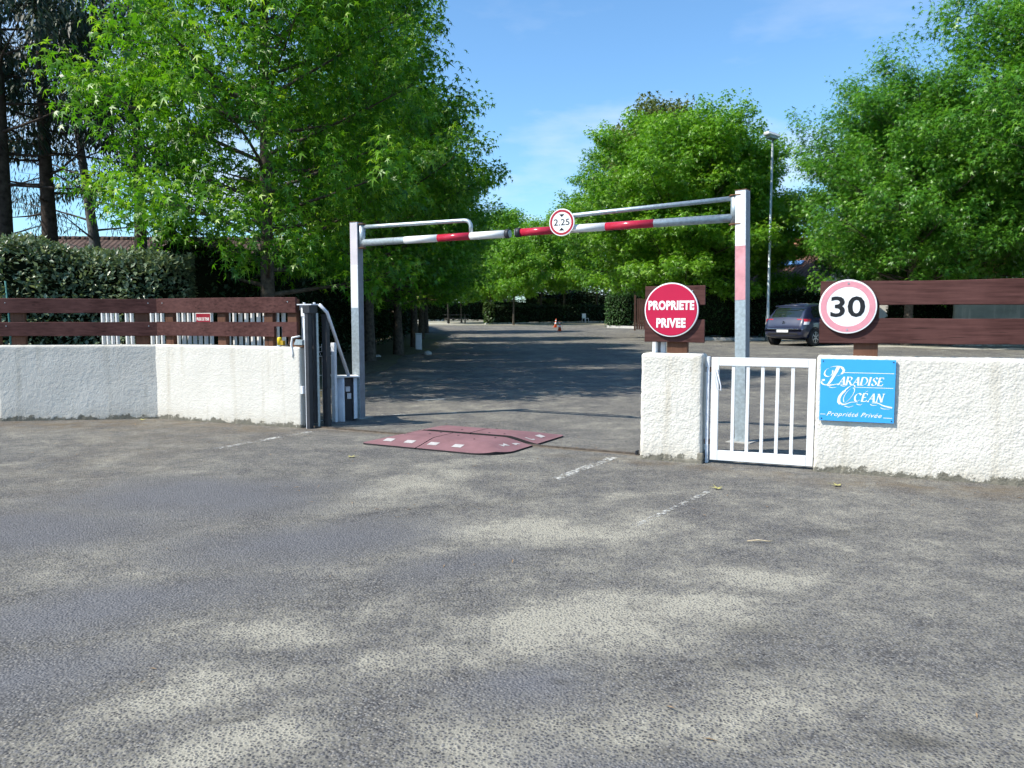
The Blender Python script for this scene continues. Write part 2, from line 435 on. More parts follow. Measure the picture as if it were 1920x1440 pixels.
class MB:
    """collects shapes, then links them as ONE mesh object"""
    def __init__(s): s.v = []; s.f = []; s.sm = []
    def add(s, vs, fs, smooth=False, mx=None):
        o = len(s.v)
        if mx is not None: vs = [tuple(mx @ Vector(p)) for p in vs]
        s.v += [tuple(p) for p in vs]
        s.f += [tuple(i + o for i in f) for f in fs]
        s.sm += [smooth] * len(fs)
        return s
    def box(s, x0, x1, y0, y1, z0, z1, mx=None, ch=0.0):
        if ch <= 0:
            vs = [(x, y, z) for z in (z0, z1) for y in (y0, y1) for x in (x0, x1)]
            fs = [(0, 2, 3, 1), (4, 5, 7, 6), (0, 1, 5, 4), (2, 6, 7, 3), (0, 4, 6, 2), (1, 3, 7, 5)]
            return s.add(vs, fs, False, mx)
        bm = bmesh.new()
        bmesh.ops.create_cube(bm, size=1)
        for p in bm.verts:
            p.co = ((x0 + x1) / 2 + p.co.x * (x1 - x0), (y0 + y1) / 2 + p.co.y * (y1 - y0), (z0 + z1) / 2 + p.co.z * (z1 - z0))
        bmesh.ops.bevel(bm, geom=bm.edges[:], offset=ch, segments=2, affect='EDGES', profile=0.6)
        bm.verts.index_update()
        vs = [tuple(p.co) for p in bm.verts]; fs = [tuple(p.index for p in f.verts) for f in bm.faces]
        bm.free()
        return s.add(vs, fs, False, mx)
    def tube(s, path, rad, n=10, caps=True, smooth=True):
        path = [Vector(p) for p in path]
        if isinstance(rad, (int, float)): rad = [rad] * len(path)
        vs, fs = [], []
        up = Vector((0, 0, 1))
        prev = None
        for i, p in enumerate(path):
            d = (path[min(i + 1, len(path) - 1)] - path[max(i - 1, 0)]).normalized()
            if prev is None:
                a = d.cross(up) if abs(d.z) < 0.95 else d.cross(Vector((1, 0, 0)))
                a.normalize()
            else:
                a = (prev - d * prev.dot(d)).normalized()
            prev = a
            b = d.cross(a)
            for k in range(n):
                t = 2 * math.pi * k / n
                vs.append(tuple(p + (a * math.cos(t) + b * math.sin(t)) * rad[i]))
        for i in range(len(path) - 1):
            for k in range(n):
                k2 = (k + 1) % n
                fs.append((i * n + k, i * n + k2, (i + 1) * n + k2, (i + 1) * n + k))
        s.add(vs, fs, smooth)
        if caps:
            o = len(s.v) - len(vs)
            s.f.append(tuple(o + k for k in range(n))[::-1]); s.sm.append(False)
            e = o + (len(path) - 1) * n
            s.f.append(tuple(e + k for k in range(n))); s.sm.append(False)
        return s
    def prism(s, poly, y0, y1, mx=None):
        """polygon in local x,z extruded along y"""
        n = len(poly)
        vs = [(p[0], y0, p[1]) for p in poly] + [(p[0], y1, p[1]) for p in poly]
        fs = [tuple(range(n)), tuple(range(2 * n - 1, n - 1, -1))]
        fs += [(i, n + i, n + (i + 1) % n, (i + 1) % n) for i in range(n)]
        return s.add(vs, fs, False, mx)
    def lathe(s, prof, n=32, mx=None, smooth=True):
        """profile (r, h) turned round local y"""
        vs, fs = [], []
        for r, h in prof:
            for k in range(n):
                t = 2 * math.pi * k / n
                vs.append((r * math.cos(t), h, r * math.sin(t)))
        for i in range(len(prof) - 1):
            for k in range(n):
                k2 = (k + 1) % n
                fs.append((i * n + k, i * n + k2, (i + 1) * n + k2, (i + 1) * n + k))
        s.add(vs, fs, smooth, mx)
        o = len(s.v) - len(vs); e = o + (len(prof) - 1) * n
        s.f += [tuple(o + k for k in range(n)), tuple(e + k for k in range(n))[::-1]]; s.sm += [False, False]
        return s
    def build(s, name, mat, parent=None):
        me = bpy.data.meshes.new(name)
        me.from_pydata(s.v, [], s.f)
        me.polygons.foreach_set('use_smooth', s.sm)
        bm = bmesh.new(); bm.from_mesh(me)
        bmesh.ops.recalc_face_normals(bm, faces=bm.faces[:])
        bm.to_mesh(me); bm.free()
        me.update()
        return link(name, me, mat, parent)

def link(name, me, mat, parent=None):
    o = bpy.data.objects.new(name, me)
    if mat is not None and me is not None and not me.materials:
        me.materials.append(M[mat] if isinstance(mat, str) else mat)
    COL.objects.link(o)
    if parent is not None: o.parent = parent
    return o

def tag(o, label, cat, group=None):
    o['label'] = label; o['category'] = cat
    if group: o['group'] = group
    return o

def thing(name, label, cat, loc=(0, 0, 0), rz=0.0, group=None):
    o = bpy.data.objects.new(name, None)
    o.empty_display_size = 0.1
    COL.objects.link(o)
    o.location = loc; o.rotation_euler = (0, 0, rz)
    return tag(o, label, cat, group)

def struct(o):
    o['kind'] = 'structure'
    return o

def copy_tree(o, parent=None):
    c = o.copy(); COL.objects.link(c); c.parent = parent
    for ch in o.children: copy_tree(ch, c)
    return c

def np_mesh(name, V, F, tone=None, smooth=False):
    V = np.asarray(V, dtype=np.float32); F = np.asarray(F, dtype=np.int32)
    k = F.shape[1]
    me = bpy.data.meshes.new(name)
    me.vertices.add(len(V)); me.vertices.foreach_set('co', V.ravel())
    me.loops.add(F.size); me.loops.foreach_set('vertex_index', F.ravel())
    me.polygons.add(len(F)); me.polygons.foreach_set('loop_start', np.arange(0, F.size, k, dtype=np.int32))
    me.update(calc_edges=True)
    if smooth: me.polygons.foreach_set('use_smooth', np.ones(len(F), dtype=bool))
    if tone is not None:
        at = me.attributes.new('tone', 'FLOAT', 'POINT')
        at.data.foreach_set('value', np.asarray(tone, dtype=np.float32))
    me.validate()
    return me

def text_mesh(name, body, w, h, mat, parent, cx, y, cz, bold=0.0, shear=0.0, spacing=1.0, thick=0.0012):
    """built-in lettering fitted to w x h, standing in local x,z and facing local -y"""
    cu = bpy.data.curves.new(name, 'FONT')
    cu.body = body; cu.size = 1.0; cu.offset = bold; cu.shear = shear
    cu.space_character = spacing; cu.resolution_u = 3; cu.extrude = 0.0
    tmp = bpy.data.objects.new(name, cu); COL.objects.link(tmp)
    dg = bpy.context.evaluated_depsgraph_get()
    me0 = bpy.data.meshes.new_from_object(tmp.evaluated_get(dg))
    bpy.data.objects.remove(tmp); bpy.data.curves.remove(cu)
    vs = [v.co.copy() for v in me0.vertices]; fs = [tuple(p.vertices) for p in me0.polygons]
    bpy.data.meshes.remove(me0)
    x0 = min(v.x for v in vs); x1 = max(v.x for v in vs); y0 = min(v.y for v in vs); y1 = max(v.y for v in vs)
    q = [(cx + ((v.x - x0) / (x1 - x0) - 0.5) * w, y, cz + ((v.y - y0) / (y1 - y0) - 0.5) * h) for v in vs]
    b = MB(); b.add(q, fs)
    me = bpy.data.meshes.new(name); me.from_pydata(b.v, [], b.f); me.update()
    return link(name, me, mat, parent)
# ------------------------------------------------------------------ ground and road
def sheet(name, x0, x1, ys, dz, mat, xs=None):
    xs = xs or [x0, x1]
    b = MB()
    vs = [(x, y, ground_z(y) + dz) for y in ys for x in xs]
    n = len(xs)
    fs = [(j * n + i, j * n + i + 1, (j + 1) * n + i + 1, (j + 1) * n + i) for j in range(len(ys) - 1) for i in range(n - 1)]
    b.add(vs, fs)
    return struct(b.build(name, mat))
sheet('ground', -400, 400, [-60, 11, 80, 600], -0.010, 'earth')
sheet('road', -45, 26, [-25, 11, 64], 0.0, 'asphalt')
sheet('car_park', -40, 3.0, [66.5, 73.5], -0.004, 'pale_gravel')
sheet('path', -40, 3.0, [75.0, 79.8], -0.004, 'pale_gravel')

# verge under the row of trees and its kerb
def verge():
    rnd = random.Random(3)
    b = MB()
    ys = [13.0 + i * 0.9 for i in range(34)]
    vs = []
    for y in ys:
        e = -3.25 + 0.18 * math.sin(y * 0.7) + rnd.uniform(-.06, .06) + (0.35 if 26 < y < 34 else 0)
        for x, h in ((-6.2, 0.09), (e - 0.5, 0.07), (e - 0.12, 0.035), (e, 0.004)):
            vs.append((x, y, ground_z(y) + h))
    fs = [(j * 4 + i, j * 4 + i + 1, j * 4 + i + 5, j * 4 + i + 4) for j in range(len(ys) - 1) for i in range(3)]
    b.add(vs, fs, True)
    struct(b.build('verge', 'soil'))
verge()
def kerb_run(pts, label_mat='kerb_stone', w=0.14, h=0.12):
    for (a, c) in zip(pts[:-1], pts[1:]):
        a = Vector((*a, 0)); c = Vector((*c, 0)); n = max(1, int((c - a).length / 1.0))
        d = (c - a) / n
        for i in range(n):
            p = a + d * i; q = p + d * 0.985
            u = d.normalized(); s = Vector((-u.y, u.x, 0)) * w
            zp, zq = ground_z(p.y), ground_z(q.y)
            yield [(p.x, p.y, zp), (q.x, q.y, zq), (q.x + s.x, q.y + s.y, zq), (p.x + s.x, p.y + s.y, zp)], h
def kerb(name, pts, **kw):
    e = bpy.data.objects.new(name, None); COL.objects.link(e); struct(e)
    for q, h in kerb_run(pts, **kw):
        b = MB()
        vs = [(x, y, z - 0.05) for x, y, z in q] + [(x, y, z + h) for x, y, z in q]
        b.add(vs, [(3, 2, 1, 0), (4, 5, 6, 7), (0, 1, 5, 4), (1, 2, 6, 5), (2, 3, 7, 6), (3, 0, 4, 7)])
        b.build('kerb_stone', 'kerb_stone', e)
kerb('kerb', [(6.7, 56.6), (8.6, 54.6), (9.2, 52)], h=0.16)
kerb('kerb', [(8.2, 36.2), (15.8, 35.6), (22.5, 33.0)], h=0.13)
kerb('kerb', [(-2.2, 66.9), (8.6, 75.6)], h=0.10)

# gravel strip beyond the fence on the right
def strip():
    rnd = random.Random(8); b = MB(); vs = []
    xs = [11.5 + i * 0.6 for i in range(24)]
    for i, x in enumerate(xs):
        yc = 30.6 - (x - 14) * 0.36
        for k in (-1, -.55, .55, 1):
            y = yc + k * (0.75 + 0.5 * math.sin(x * 1.3 + k)) + rnd.uniform(-.15, .15)
            vs.append((x, y, ground_z(y) + (0.012 if abs(k) < 1 else 0.003)))
    fs = [(i * 4 + k, (i + 1) * 4 + k, (i + 1) * 4 + k + 1, i * 4 + k + 1) for i in range(len(xs) - 1) for k in range(3)]
    b.add(vs, fs); struct(b.build('gravel_strip', 'pale_gravel'))
strip()

# faded painted lines
LINES = [((-2.49, 9.8), (-3.17, 8.5), 0.10), ((1.02, 7.96), (0.37, 6.86), 0.10), ((1.58, 6.36), (0.83, 5.3), 0.05)]
lines_e = bpy.data.objects.new('road_marking', None); COL.objects.link(lines_e); struct(lines_e)
for (a, c, w) in LINES + [((-1.62, 13.2), (-1.12, 13.42), 0.14), ((13.3, 27.6), (15.2, 27.9), 0.16), ((15.6, 25.0), (17.2, 25.0), 0.16), ((-2.6, 11.3), (-0.8, 11.65), 0.05)]:
    a = Vector((*a, 0)); c = Vector((*c, 0)); u = (c - a).normalized(); s = Vector((-u.y, u.x, 0)) * w / 2
    b = MB()
    b.add([(p.x, p.y, ground_z(p.y) + 0.004) for p in (a - s, c - s, c + s, a + s)], [(0, 1, 2, 3)])
    b.build('painted_line', 'worn_line', lines_e)

# ------------------------------------------------------------------ rendered walls
def wall_mesh(name, L, T, H, parent, mat='stucco', s=0.02, r=0.025, amp=0.010, seed=0, zb=-0.06):
    nx, ny, nz = max(2, int(L / s)), max(2, int(T / s)), max(2, int((H - zb) / s))
    idx = {}; V = []; F = []
    def vid(i, j, k):
        key = (i, j, k)
        if key in idx: return idx[key]
        p = Vector((L * i / nx, T * j / ny, zb + (H - zb) * k / nz))
        lo = Vector((r, r, zb - 1)); hi = Vector((L - r, T - r, H - r))
        q = Vector((min(max(p.x, lo.x), hi.x), min(max(p.y, lo.y), hi.y), min(max(p.z, lo.z), hi.z)))
        d = p - q
        if d.length > 1e-9:
            nrm = d.normalized(); p = q + nrm * r
        else:
            nrm = Vector((0, 0, 0))
        w = Vector((p.x * 1.0 + seed * 7.3, p.y, p.z))
        h = noise.noise(w * 48) * 0.6 + noise.noise(w * 27 + Vector((5, 1, 2))) * 0.7 + noise.noise(w * 3.1) * 0.9
        if p.z < 0.05: h += noise.noise(w * 14) * 1.5
        p = p + nrm * (h * amp * 0.6)
        idx[key] = len(V); V.append(p)
        return idx[key]
    def quad(a, b2, c, d): F.append((vid(*a), vid(*b2), vid(*c), vid(*d)))
    for i in range(nx):
        for k in range(nz):
            quad((i, 0, k), (i + 1, 0, k), (i + 1, 0, k + 1), (i, 0, k + 1))
        for j in range(ny):
            quad((i, j, nz), (i + 1, j, nz), (i + 1, j + 1, nz), (i, j + 1, nz))
    for j in range(ny):
        for k in range(nz):
            quad((0, j + 1, k), (0, j, k), (0, j, k + 1), (0, j + 1, k + 1))
            quad((nx, j, k), (nx, j + 1, k), (nx, j + 1, k + 1), (nx, j, k + 1))
    # the back is never closer than this: coarse
    st = 4
    for i in range(nx):
        for k in range(nz):
            quad((i + 1, ny, k), (i, ny, k), (i, ny, k + 1), (i + 1, ny, k + 1))
    me = np_mesh(name, [tuple(p) for p in V], F, smooth=True)
    return link(name, me, mat, parent)

GR = (1.27, 7.87); GRA = R(-23.3)          # the line of the right wall, gate and pillar
pil = thing('gate_pillar', 'short square white rendered pillar carrying the red round sign', 'pillar', (*GR, 0), GRA)
wall_mesh('render', 0.60, 0.30, 1.055, pil, seed=1, r=0.03, amp=0.011)
b = MB(); b.box(0.34, 0.615, -0.018, 0.25, -0.05, 0.035, ch=0.012); b.box(0.565, 0.618, -0.012, 0.25, 0.03, 0.10, ch=0.01)
b.build('exposed_mortar', 'mortar', pil)
rw = thing('boundary_wall', 'low white rough rendered wall bearing the blue sign', 'wall', (*GR, 0), GRA)
o = wall_mesh('render', 4.4, 0.24, 1.06, rw, seed=2, s=0.018, r=0.025, amp=0.010)
o.location = (1.62, 0, 0)

lw = thing('boundary_wall', 'low white rendered wall with a bend, left of the gateway', 'wall', (-4.93, 11.07, 0), 0)
LA = R(-23.1); LB = R(7.9); LC = R(-22.3)
o = wall_mesh('wall_section', 2.496, 0.26, 1.035, lw, mat='stucco_fine', seed=3, r=0.022, amp=0.006); o.rotation_euler = (0, 0, LA); o.location = (-0.05 * math.cos(LA), -0.05 * math.sin(LA), 0)
o = wall_mesh('wall_section', 2.10, 0.26, 1.03, lw, mat='stucco_grazed', seed=4, r=0.022, amp=0.006)
o.location = (-2.05 * math.cos(LB), -2.05 * math.sin(LB), 0); o.rotation_euler = (0, 0, LB)
o['label'] = 'section of the wall coloured greyer for the grazing light on it'
pB = Vector((-4.93 - 2.05 * math.cos(LB), 11.07 - 2.05 * math.sin(LB), 0))
o = wall_mesh('wall_section', 2.4, 0.26, 1.03, lw, seed=5, s=0.05, r=0.022)
o.location = (pB.x + 4.93 - 2.4 * math.cos(LC), pB.y - 11.07 - 2.4 * math.sin(LC), 0); o.rotation_euler = (0, 0, LC)

# ------------------------------------------------------------------ wooden fences on the walls
def plank(parent, x0, x1, z0, z1, y=0.055, th=0.036, mx=None, seed=0, mat='fence_wood'):
    b = MB(); rnd = random.Random(seed)
    n = max(2, int((x1 - x0) / 0.35))
    xs = [x0 + (x1 - x0) * i / n for i in range(n + 1)]
    up = [rnd.uniform(-.004, .004) for _ in xs]; dn = [rnd.uniform(-.004, .004) for _ in xs]; fw = [rnd.uniform(-.003, .003) for _ in xs]
    c = 0.005
    ring = lambda i: [(xs[i], y + fw[i], z0 + dn[i] + c), (xs[i], y + fw[i], z1 + up[i] - c), (xs[i], y + fw[i] + c, z1 + up[i]),
                      (xs[i], y + fw[i] + th - c, z1 + up[i]), (xs[i], y + fw[i] + th, z1 + up[i] - c), (xs[i], y + fw[i] + th, z0 + dn[i] + c),
                      (xs[i], y + fw[i] + th - c, z0 + dn[i]), (xs[i], y + fw[i] + c, z0 + dn[i])]
    vs = []; fs = []
    for i in range(n + 1): vs += ring(i)
    for i in range(n):
        for k in range(8):
            k2 = (k + 1) % 8
            fs.append((i * 8 + k, i * 8 + k2, (i + 1) * 8 + k2, (i + 1) * 8 + k))
    fs += [tuple(range(8)), tuple(range(n * 8 + 7, n * 8 - 1, -1))]
    b.add(vs, fs, False, mx)
    o = b.build('plank', mat, parent)
    for k, px_ in enumerate((x0 + 0.12, x1 - 0.12)):
        bb = MB(); bb.lathe([(0.007, y - 0.004), (0.007, y + 0.004)], 8, (mx or Matrix()) @ Matrix.Translation((px_, 0, (z0 + z1) / 2 + 0.04)))
        bb.build('bolt_head', 'galvanised', o)
    return o
def fpost(parent, x, w=0.10, z0=1.02, z1=1.66, y0=0.092, d=0.07, mx=None):
    b = MB(); b.box(x - w / 2, x + w / 2, y0, y0 + d, z0, z1, mx, ch=0.006)
    return b.build('post', 'post_wood', parent)

rf = thing('wooden_fence', 'two long brown planks on a post above the wall with the blue sign', 'fence', (*GR, 0), GRA)
plank(rf, 1.63, 6.0, 1.175, 1.395, seed=1); plank(rf, 1.63, 6.0, 1.51, 1.725, seed=2)
fpost(rf, 2.02, 0.20, 1.045, 1.70); fpost(rf, 4.05, 0.20, 1.045, 1.70); fpost(rf, 5.7, 0.2, 1.045, 1.70)
pf = thing('wooden_fence', 'two short brown planks on a post behind the red round sign', 'fence', (*GR, 0), GRA)
plank(pf, 0.02, 0.60, 1.165, 1.385, seed=3); plank(pf, 0.02, 0.60, 1.525, 1.712, seed=4)
fpost(pf, 0.335, 0.20, 1.04, 1.69)
pc = thing('gate_catch', 'white steel gate catch channel standing behind the short brown planks', 'gate catch', (*GR, 0), GRA)
b = MB(); b.box(0.07, 0.125, 0.17, 0.21, 1.0, 1.36, ch=0.004); b.build('channel', 'white_worn', pc)
b = MB(); b.box(0.155, 0.20, 0.17, 0.21, 1.0, 1.36, ch=0.004); b.build('channel', 'white_worn', pc)
b = MB(); b.box(0.12, 0.16, 0.20, 0.212, 1.0, 1.36); b.build('web', 'grey_steel', pc)

lf = thing('wooden_fence', 'brown plank fence following the bend on the wall left of the gateway', 'fence', (-4.93, 11.07, 0), 0)
mA = Matrix.Rotation(LA, 4, 'Z')
mB = Matrix.Rotation(LB, 4, 'Z') @ Matrix.Translation((-2.05, 0, 0))
mC = Matrix.Translation((pB.x + 4.93, pB.y - 11.07, 0)) @ Matrix.Rotation(LC, 4, 'Z') @ Matrix.Translation((-2.4, 0, 0))
plank(lf, -0.028, 2.345, 1.465, 1.665, mx=mA, seed=5)
# lower plank with a notch cut for the beacon
b = MB(); y0, y1 = 0.055, 0.091
b.prism([(-0.028, 1.158), (2.00, 1.158), (2.00, 1.29), (2.13, 1.29), (2.13, 1.158), (2.36, 1.158), (2.36, 1.348), (-0.028, 1.348)], y0, y1, mA)
b.build('plank', 'fence_wood', lf)
plank(lf, 0.0, 2.075, 1.465, 1.664, mx=mB, seed=6); plank(lf, 0.0, 2.075, 1.155, 1.345, mx=mB, seed=7)
plank(lf, 0.0, 2.39, 1.465, 1.665, mx=mC, seed=8); plank(lf, 0.0, 2.39, 1.155, 1.345, mx=mC, seed=9)
for x in (0.17, 1.10, 1.88, 2.26): fpost(lf, x, 0.14, 1.0, 1.64, mx=mA)
for x in (0.25, 1.85): fpost(lf, x, 0.18, 1.0, 1.64, mx=mB)
for x in (0.6, 2.25): fpost(lf, x, 0.14, 1.0, 1.64, mx=mC)

# ------------------------------------------------------------------ pedestrian gate
pg = thing('pedestrian_gate', 'small white steel barred gate between pillar and wall', 'gate', (*GR, 0), GRA)
y0, y1 = 0.075, 0.115
b = MB(); b.box(0.672, 0.742, y0, y1, 0.03, 1.025, ch=0.004); b.build('stile', 'white_paint', pg)
b = MB(); b.box(1.548, 1.608, y0, y1, 0.03, 1.025, ch=0.004); b.build('stile', 'white_paint', pg)
b = MB(); b.box(0.743, 1.547, y0, y1, 0.945, 1.025, ch=0.004); b.build('top_rail', 'white_paint', pg)
b = MB(); b.box(0.743, 1.547, y0, y1, 0.03, 0.125, ch=0.004); b.build('bottom_rail', 'white_paint', pg)
for i in range(5):
    x = 0.743 + 0.805 * (i + 1) / 6
    b = MB(); b.box(x - 0.0155, x + 0.0155, y0 + 0.008, y1 - 0.008, 0.124, 0.946, ch=0.003); b.build('bar', 'white_paint', pg)
b = MB(); b.tube([(0.70, 0.06, 0.93), (0.705, 0.045, 0.86), (0.735, 0.045, 0.72), (0.77, 0.045, 0.71), (0.765, 0.05, 0.76), (0.72, 0.06, 0.92)], 0.006, 8); b.build('latch_handle', 'white_worn', pg)
for z in (0.18, 0.88):
    b = MB(); b.box(0.615, 0.675, 0.085, 0.105, z, z + 0.05); b.build('hinge', 'rust', pg)
b = MB(); b.box(0.628, 0.655, 0.06, 0.13, 0.0, 1.03, ch=0.003); b.build('hinge_post', 'white_worn', pg)

# ------------------------------------------------------------------ signs
def disc(parent, name, mat, cx, cz, r, yf, th):
    b = MB(); b.lathe([(r * 0.985, yf), (r, yf + th * 0.3), (r, yf + th)], 56, Matrix.Translation((cx, 0, cz)), True)
    return b.build(name, mat, parent)
def ring(parent, name, mat, cx, cz, r0, r1, yf):
    n = 56; vs = []
    for r in (r0, r1):
        vs += [(cx + r * math.cos(2 * math.pi * k / n), yf, cz + r * math.sin(2 * math.pi * k / n)) for k in range(n)]
    b = MB(); b.add(vs, [(k, (k + 1) % n, n + (k + 1) % n, n + k) for k in range(n)])
    return b.build(name, mat, parent)

s1 = thing('private_property_sign', 'round red sign reading PROPRIETE PRIVEE in white capitals', 'sign', (*GR, 0), GRA)
disc(s1, 'panel', 'sign_white', 0.285, 1.478, 0.262, 0.022, 0.022)
disc(s1, 'red_face', 'sign_red', 0.285, 1.478, 0.250, 0.0195, 0.002)
text_mesh('lettering', 'PROPRIETE', 0.445, 0.092, 'sign_white', s1, 0.285, 0.0180, 1.522, bold=0.05, spacing=1.08)
text_mesh('lettering', 'PRIVEE', 0.285, 0.092, 'sign_white', s1, 0.285, 0.0180, 1.352, bold=0.05, spacing=1.08)

s2 = thing('speed_limit_sign', 'round white sign with faded pink ring and black number 30', 'sign', (*GR, 0), GRA)
disc(s2, 'panel', 'sign_white', 1.862, 1.50, 0.240, 0.022, 0.022)
ring(s2, 'pink_ring', 'sign_pink', 1.862, 1.50, 0.176, 0.226, 0.0205)
text_mesh('lettering', '30', 0.285, 0.185, 'sign_black', s2, 1.862, 0.0200, 1.50, bold=0.018)
for z in (1.50 - 0.205, 1.50 + 0.205):
    b = MB(); b.lathe([(0.008, 0.017), (0.008, 0.0215)], 10, Matrix.Translation((1.862, 0, z))); b.build('screw', 'galvanised', s2)

# blue name board, lettered with a broad nib
s3 = thing('name_board', 'rectangular blue board lettered PARADISE OCÉAN in white on the wall', 'sign', (*GR, 0), GRA)
BX, BZ, BW, BH = 1.655, 0.478, 0.612, 0.556
b = MB(); b.box(BX, BX + BW, -0.030, -0.012, BZ, BZ + BH, ch=0.003); b.build('board', 'sign_blue', s3)
for (x, z) in ((0.02, 0.02), (BW - 0.02, 0.02), (0.02, BH - 0.02), (BW - 0.02, BH - 0.02)):
    b = MB(); b.lathe([(0.006, -0.033), (0.006, -0.029)], 10, Matrix.Translation((BX + x, 0, BZ + z))); b.build('screw', 'screw', s3)
class Pen:
    """strokes swept with a slanted nib; the board runs 0..1 in x and 0..0.9 in z"""
    def __init__(s): s.b = MB(); s.k = 0
    def done(s, name):
        o = s.b.build(name, 'sign_white', s3); s.b = MB()
        return o
    def stroke(s, pts, w=0.03, ang=15, w1=None):
        s.k += 1
        y = -0.0308 - 0.00006 * (s.k % 12)
        n = len(pts)
        vs = []
        for i, (x, z) in enumerate(pts):
            ww = w if w1 is None else w + (w1 - w) * i / (n - 1)
            dx, dz = ww / 2 * math.cos(R(ang)), ww / 2 * math.sin(R(ang))
            for sg in (-1, 1):
                vs.append((BX + BW * (x + sg * dx), y, BZ + BW * (z + sg * dz)))
        s.b.add(vs, [(2 * i, 2 * i + 1, 2 * i + 3, 2 * i + 2) for i in range(n - 1)])
    def curve(s, ctrl, w=0.03, ang=15, w1=None, n=14):
        P = [Vector(p) for p in ctrl]; P = [P[0] * 2 - P[1]] + P + [P[-1] * 2 - P[-2]]
        out = []
        for i in range(1, len(P) - 2):
            for k in range(n):
                t = k / n
                a, b_, c, d = P[i - 1], P[i], P[i + 1], P[i + 2]
                out.append(0.5 * ((2 * b_) + (c - a) * t + (2 * a - 5 * b_ + 4 * c - d) * t * t + (3 * b_ - a - 3 * c + d) * t ** 3))
        out.append(P[-2])
        s.stroke([(p.x, p.y) for p in out], w, ang, w1)
def letter(p, ch, x, z, h, wd=0.026, sl=0.22):
    q = lambda a, c: (x + h * (a + sl * c), z + h * c)
    S = lambda pts, w=1.0, ang=12: p.stroke([q(*t) for t in pts], wd * w, ang)
    Cv = lambda pts, w=1.0, ang=25: p.curve([q(*t) for t in pts], wd * w, ang, n=6)
    ser = lambda a, c, e=0.13: p.stroke([q(a - e, c), q(a + e, c)], wd * 0.42, 80)
    if ch == 'A':
        S([(0.02, 0), (0.42, 1)], 0.45); S([(0.42, 1), (0.66, 0)], 1.05); p.stroke([q(0.17, 0.36), q(0.56, 0.36)], wd * 0.35, 85); ser(0.02, 0.01, .11); ser(0.66, 0.01, .12); return 0.80
    if ch == 'R':
        S([(0.10, 0), (0.10, 1)]); Cv([(0.10, 0.98), (0.42, 0.97), (0.56, 0.76), (0.42, 0.54), (0.12, 0.50)], 0.75); S([(0.30, 0.52), (0.66, 0)], 0.9); ser(0.10, 0.01); ser(0.05, .99, .1); return 0.78
    if ch == 'D':
        S([(0.10, 0), (0.10, 1)]); Cv([(0.05, 0.98), (0.42, 0.96), (0.70, 0.68), (0.70, 0.34), (0.46, 0.04), (0.05, 0.02)], 0.8); return 0.86
    if ch == 'I':
        S([(0.12, 0), (0.12, 1)]); ser(0.12, 0.01); ser(0.12, 0.99); return 0.36
    if ch == 'S':
        Cv([(0.52, 0.80), (0.40, 0.98), (0.18, 0.94), (0.12, 0.70), (0.34, 0.50), (0.52, 0.27), (0.40, 0.04), (0.16, 0.03), (0.06, 0.24)], 0.85); return 0.66
    if ch in 'EÉ':
        S([(0.10, 0), (0.10, 1)])
        for c, e in ((0.98, .52), (0.52, .44), (0.02, .56)): p.stroke([q(0.03, c), q(e, c)], wd * 0.4, 80)
        p.stroke([q(.54, .04), q(.60, .22)], wd * .4, 0); p.stroke([q(.50, .96), q(.54, .80)], wd * .4, 0)
        if ch == 'É': p.stroke([q(0.24, 1.12), q(0.46, 1.32)], wd * 0.6, 20)
        return 0.70
    if ch == 'C':
        Cv([(0.66, 0.78), (0.50, 0.98), (0.24, 0.92), (0.07, 0.55), (0.20, 0.10), (0.45, 0.02), (0.66, 0.20)], 0.95); return 0.78
    if ch == 'N':
        S([(0.10, 0), (0.10, 1)], 0.5); S([(0.10, 1), (0.66, 0)], 1.05); S([(0.66, 0), (0.66, 1)], 0.5); ser(0.10, 0.01); ser(0.66, 0.99); return 0.86
def word(p, t, x, z, h, tr=1.0):
    for ch in t:
        x += letter(p, ch, x, z, h) * h * tr; p.done('letter')
    return x
p = Pen()
word(p, 'ARADISE', 0.245, 0.535, 0.118, 1.03)
word(p, 'CÉAN', 0.455, 0.300, 0.120, 1.08)
# capital P with its swash
p.curve([(0.245, 0.80), (0.20, 0.70), (0.155, 0.61), (0.115, 0.545), (0.075, 0.525)], 0.058, 10, 0.03)
p.curve([(0.165, 0.745), (0.165, 0.70), (0.13, 0.655), (0.08, 0.655), (0.055, 0.69), (0.075, 0.745), (0.14, 0.79), (0.225, 0.805), (0.295, 0.79), (0.315, 0.745), (0.29, 0.69), (0.225, 0.66)], 0.022, 30)
p.curve([(0.285, 0.785), (0.315, 0.745), (0.29, 0.69)], 0.034, 5)
p.curve([(0.045, 0.595), (0.022, 0.585), (0.018, 0.56), (0.045, 0.535), (0.09, 0.525), (0.15, 0.535)], 0.03, 40, 0.012)
p.curve([(0.02, 0.60), (0.045, 0.603), (0.05, 0.585)], 0.036, 30)
p.done('letter')
p.curve([(0.10, 0.518), (0.17, 0.530), (0.24, 0.545), (0.33, 0.540)], 0.018, 80, 0.004)
p.curve([(0.12, 0.500), (0.17, 0.488), (0.22, 0.498)], 0.012, 80, 0.004)
p.curve([(0.28, 0.525), (0.32, 0.515), (0.355, 0.525)], 0.012, 80, 0.004)
p.done('flourish')
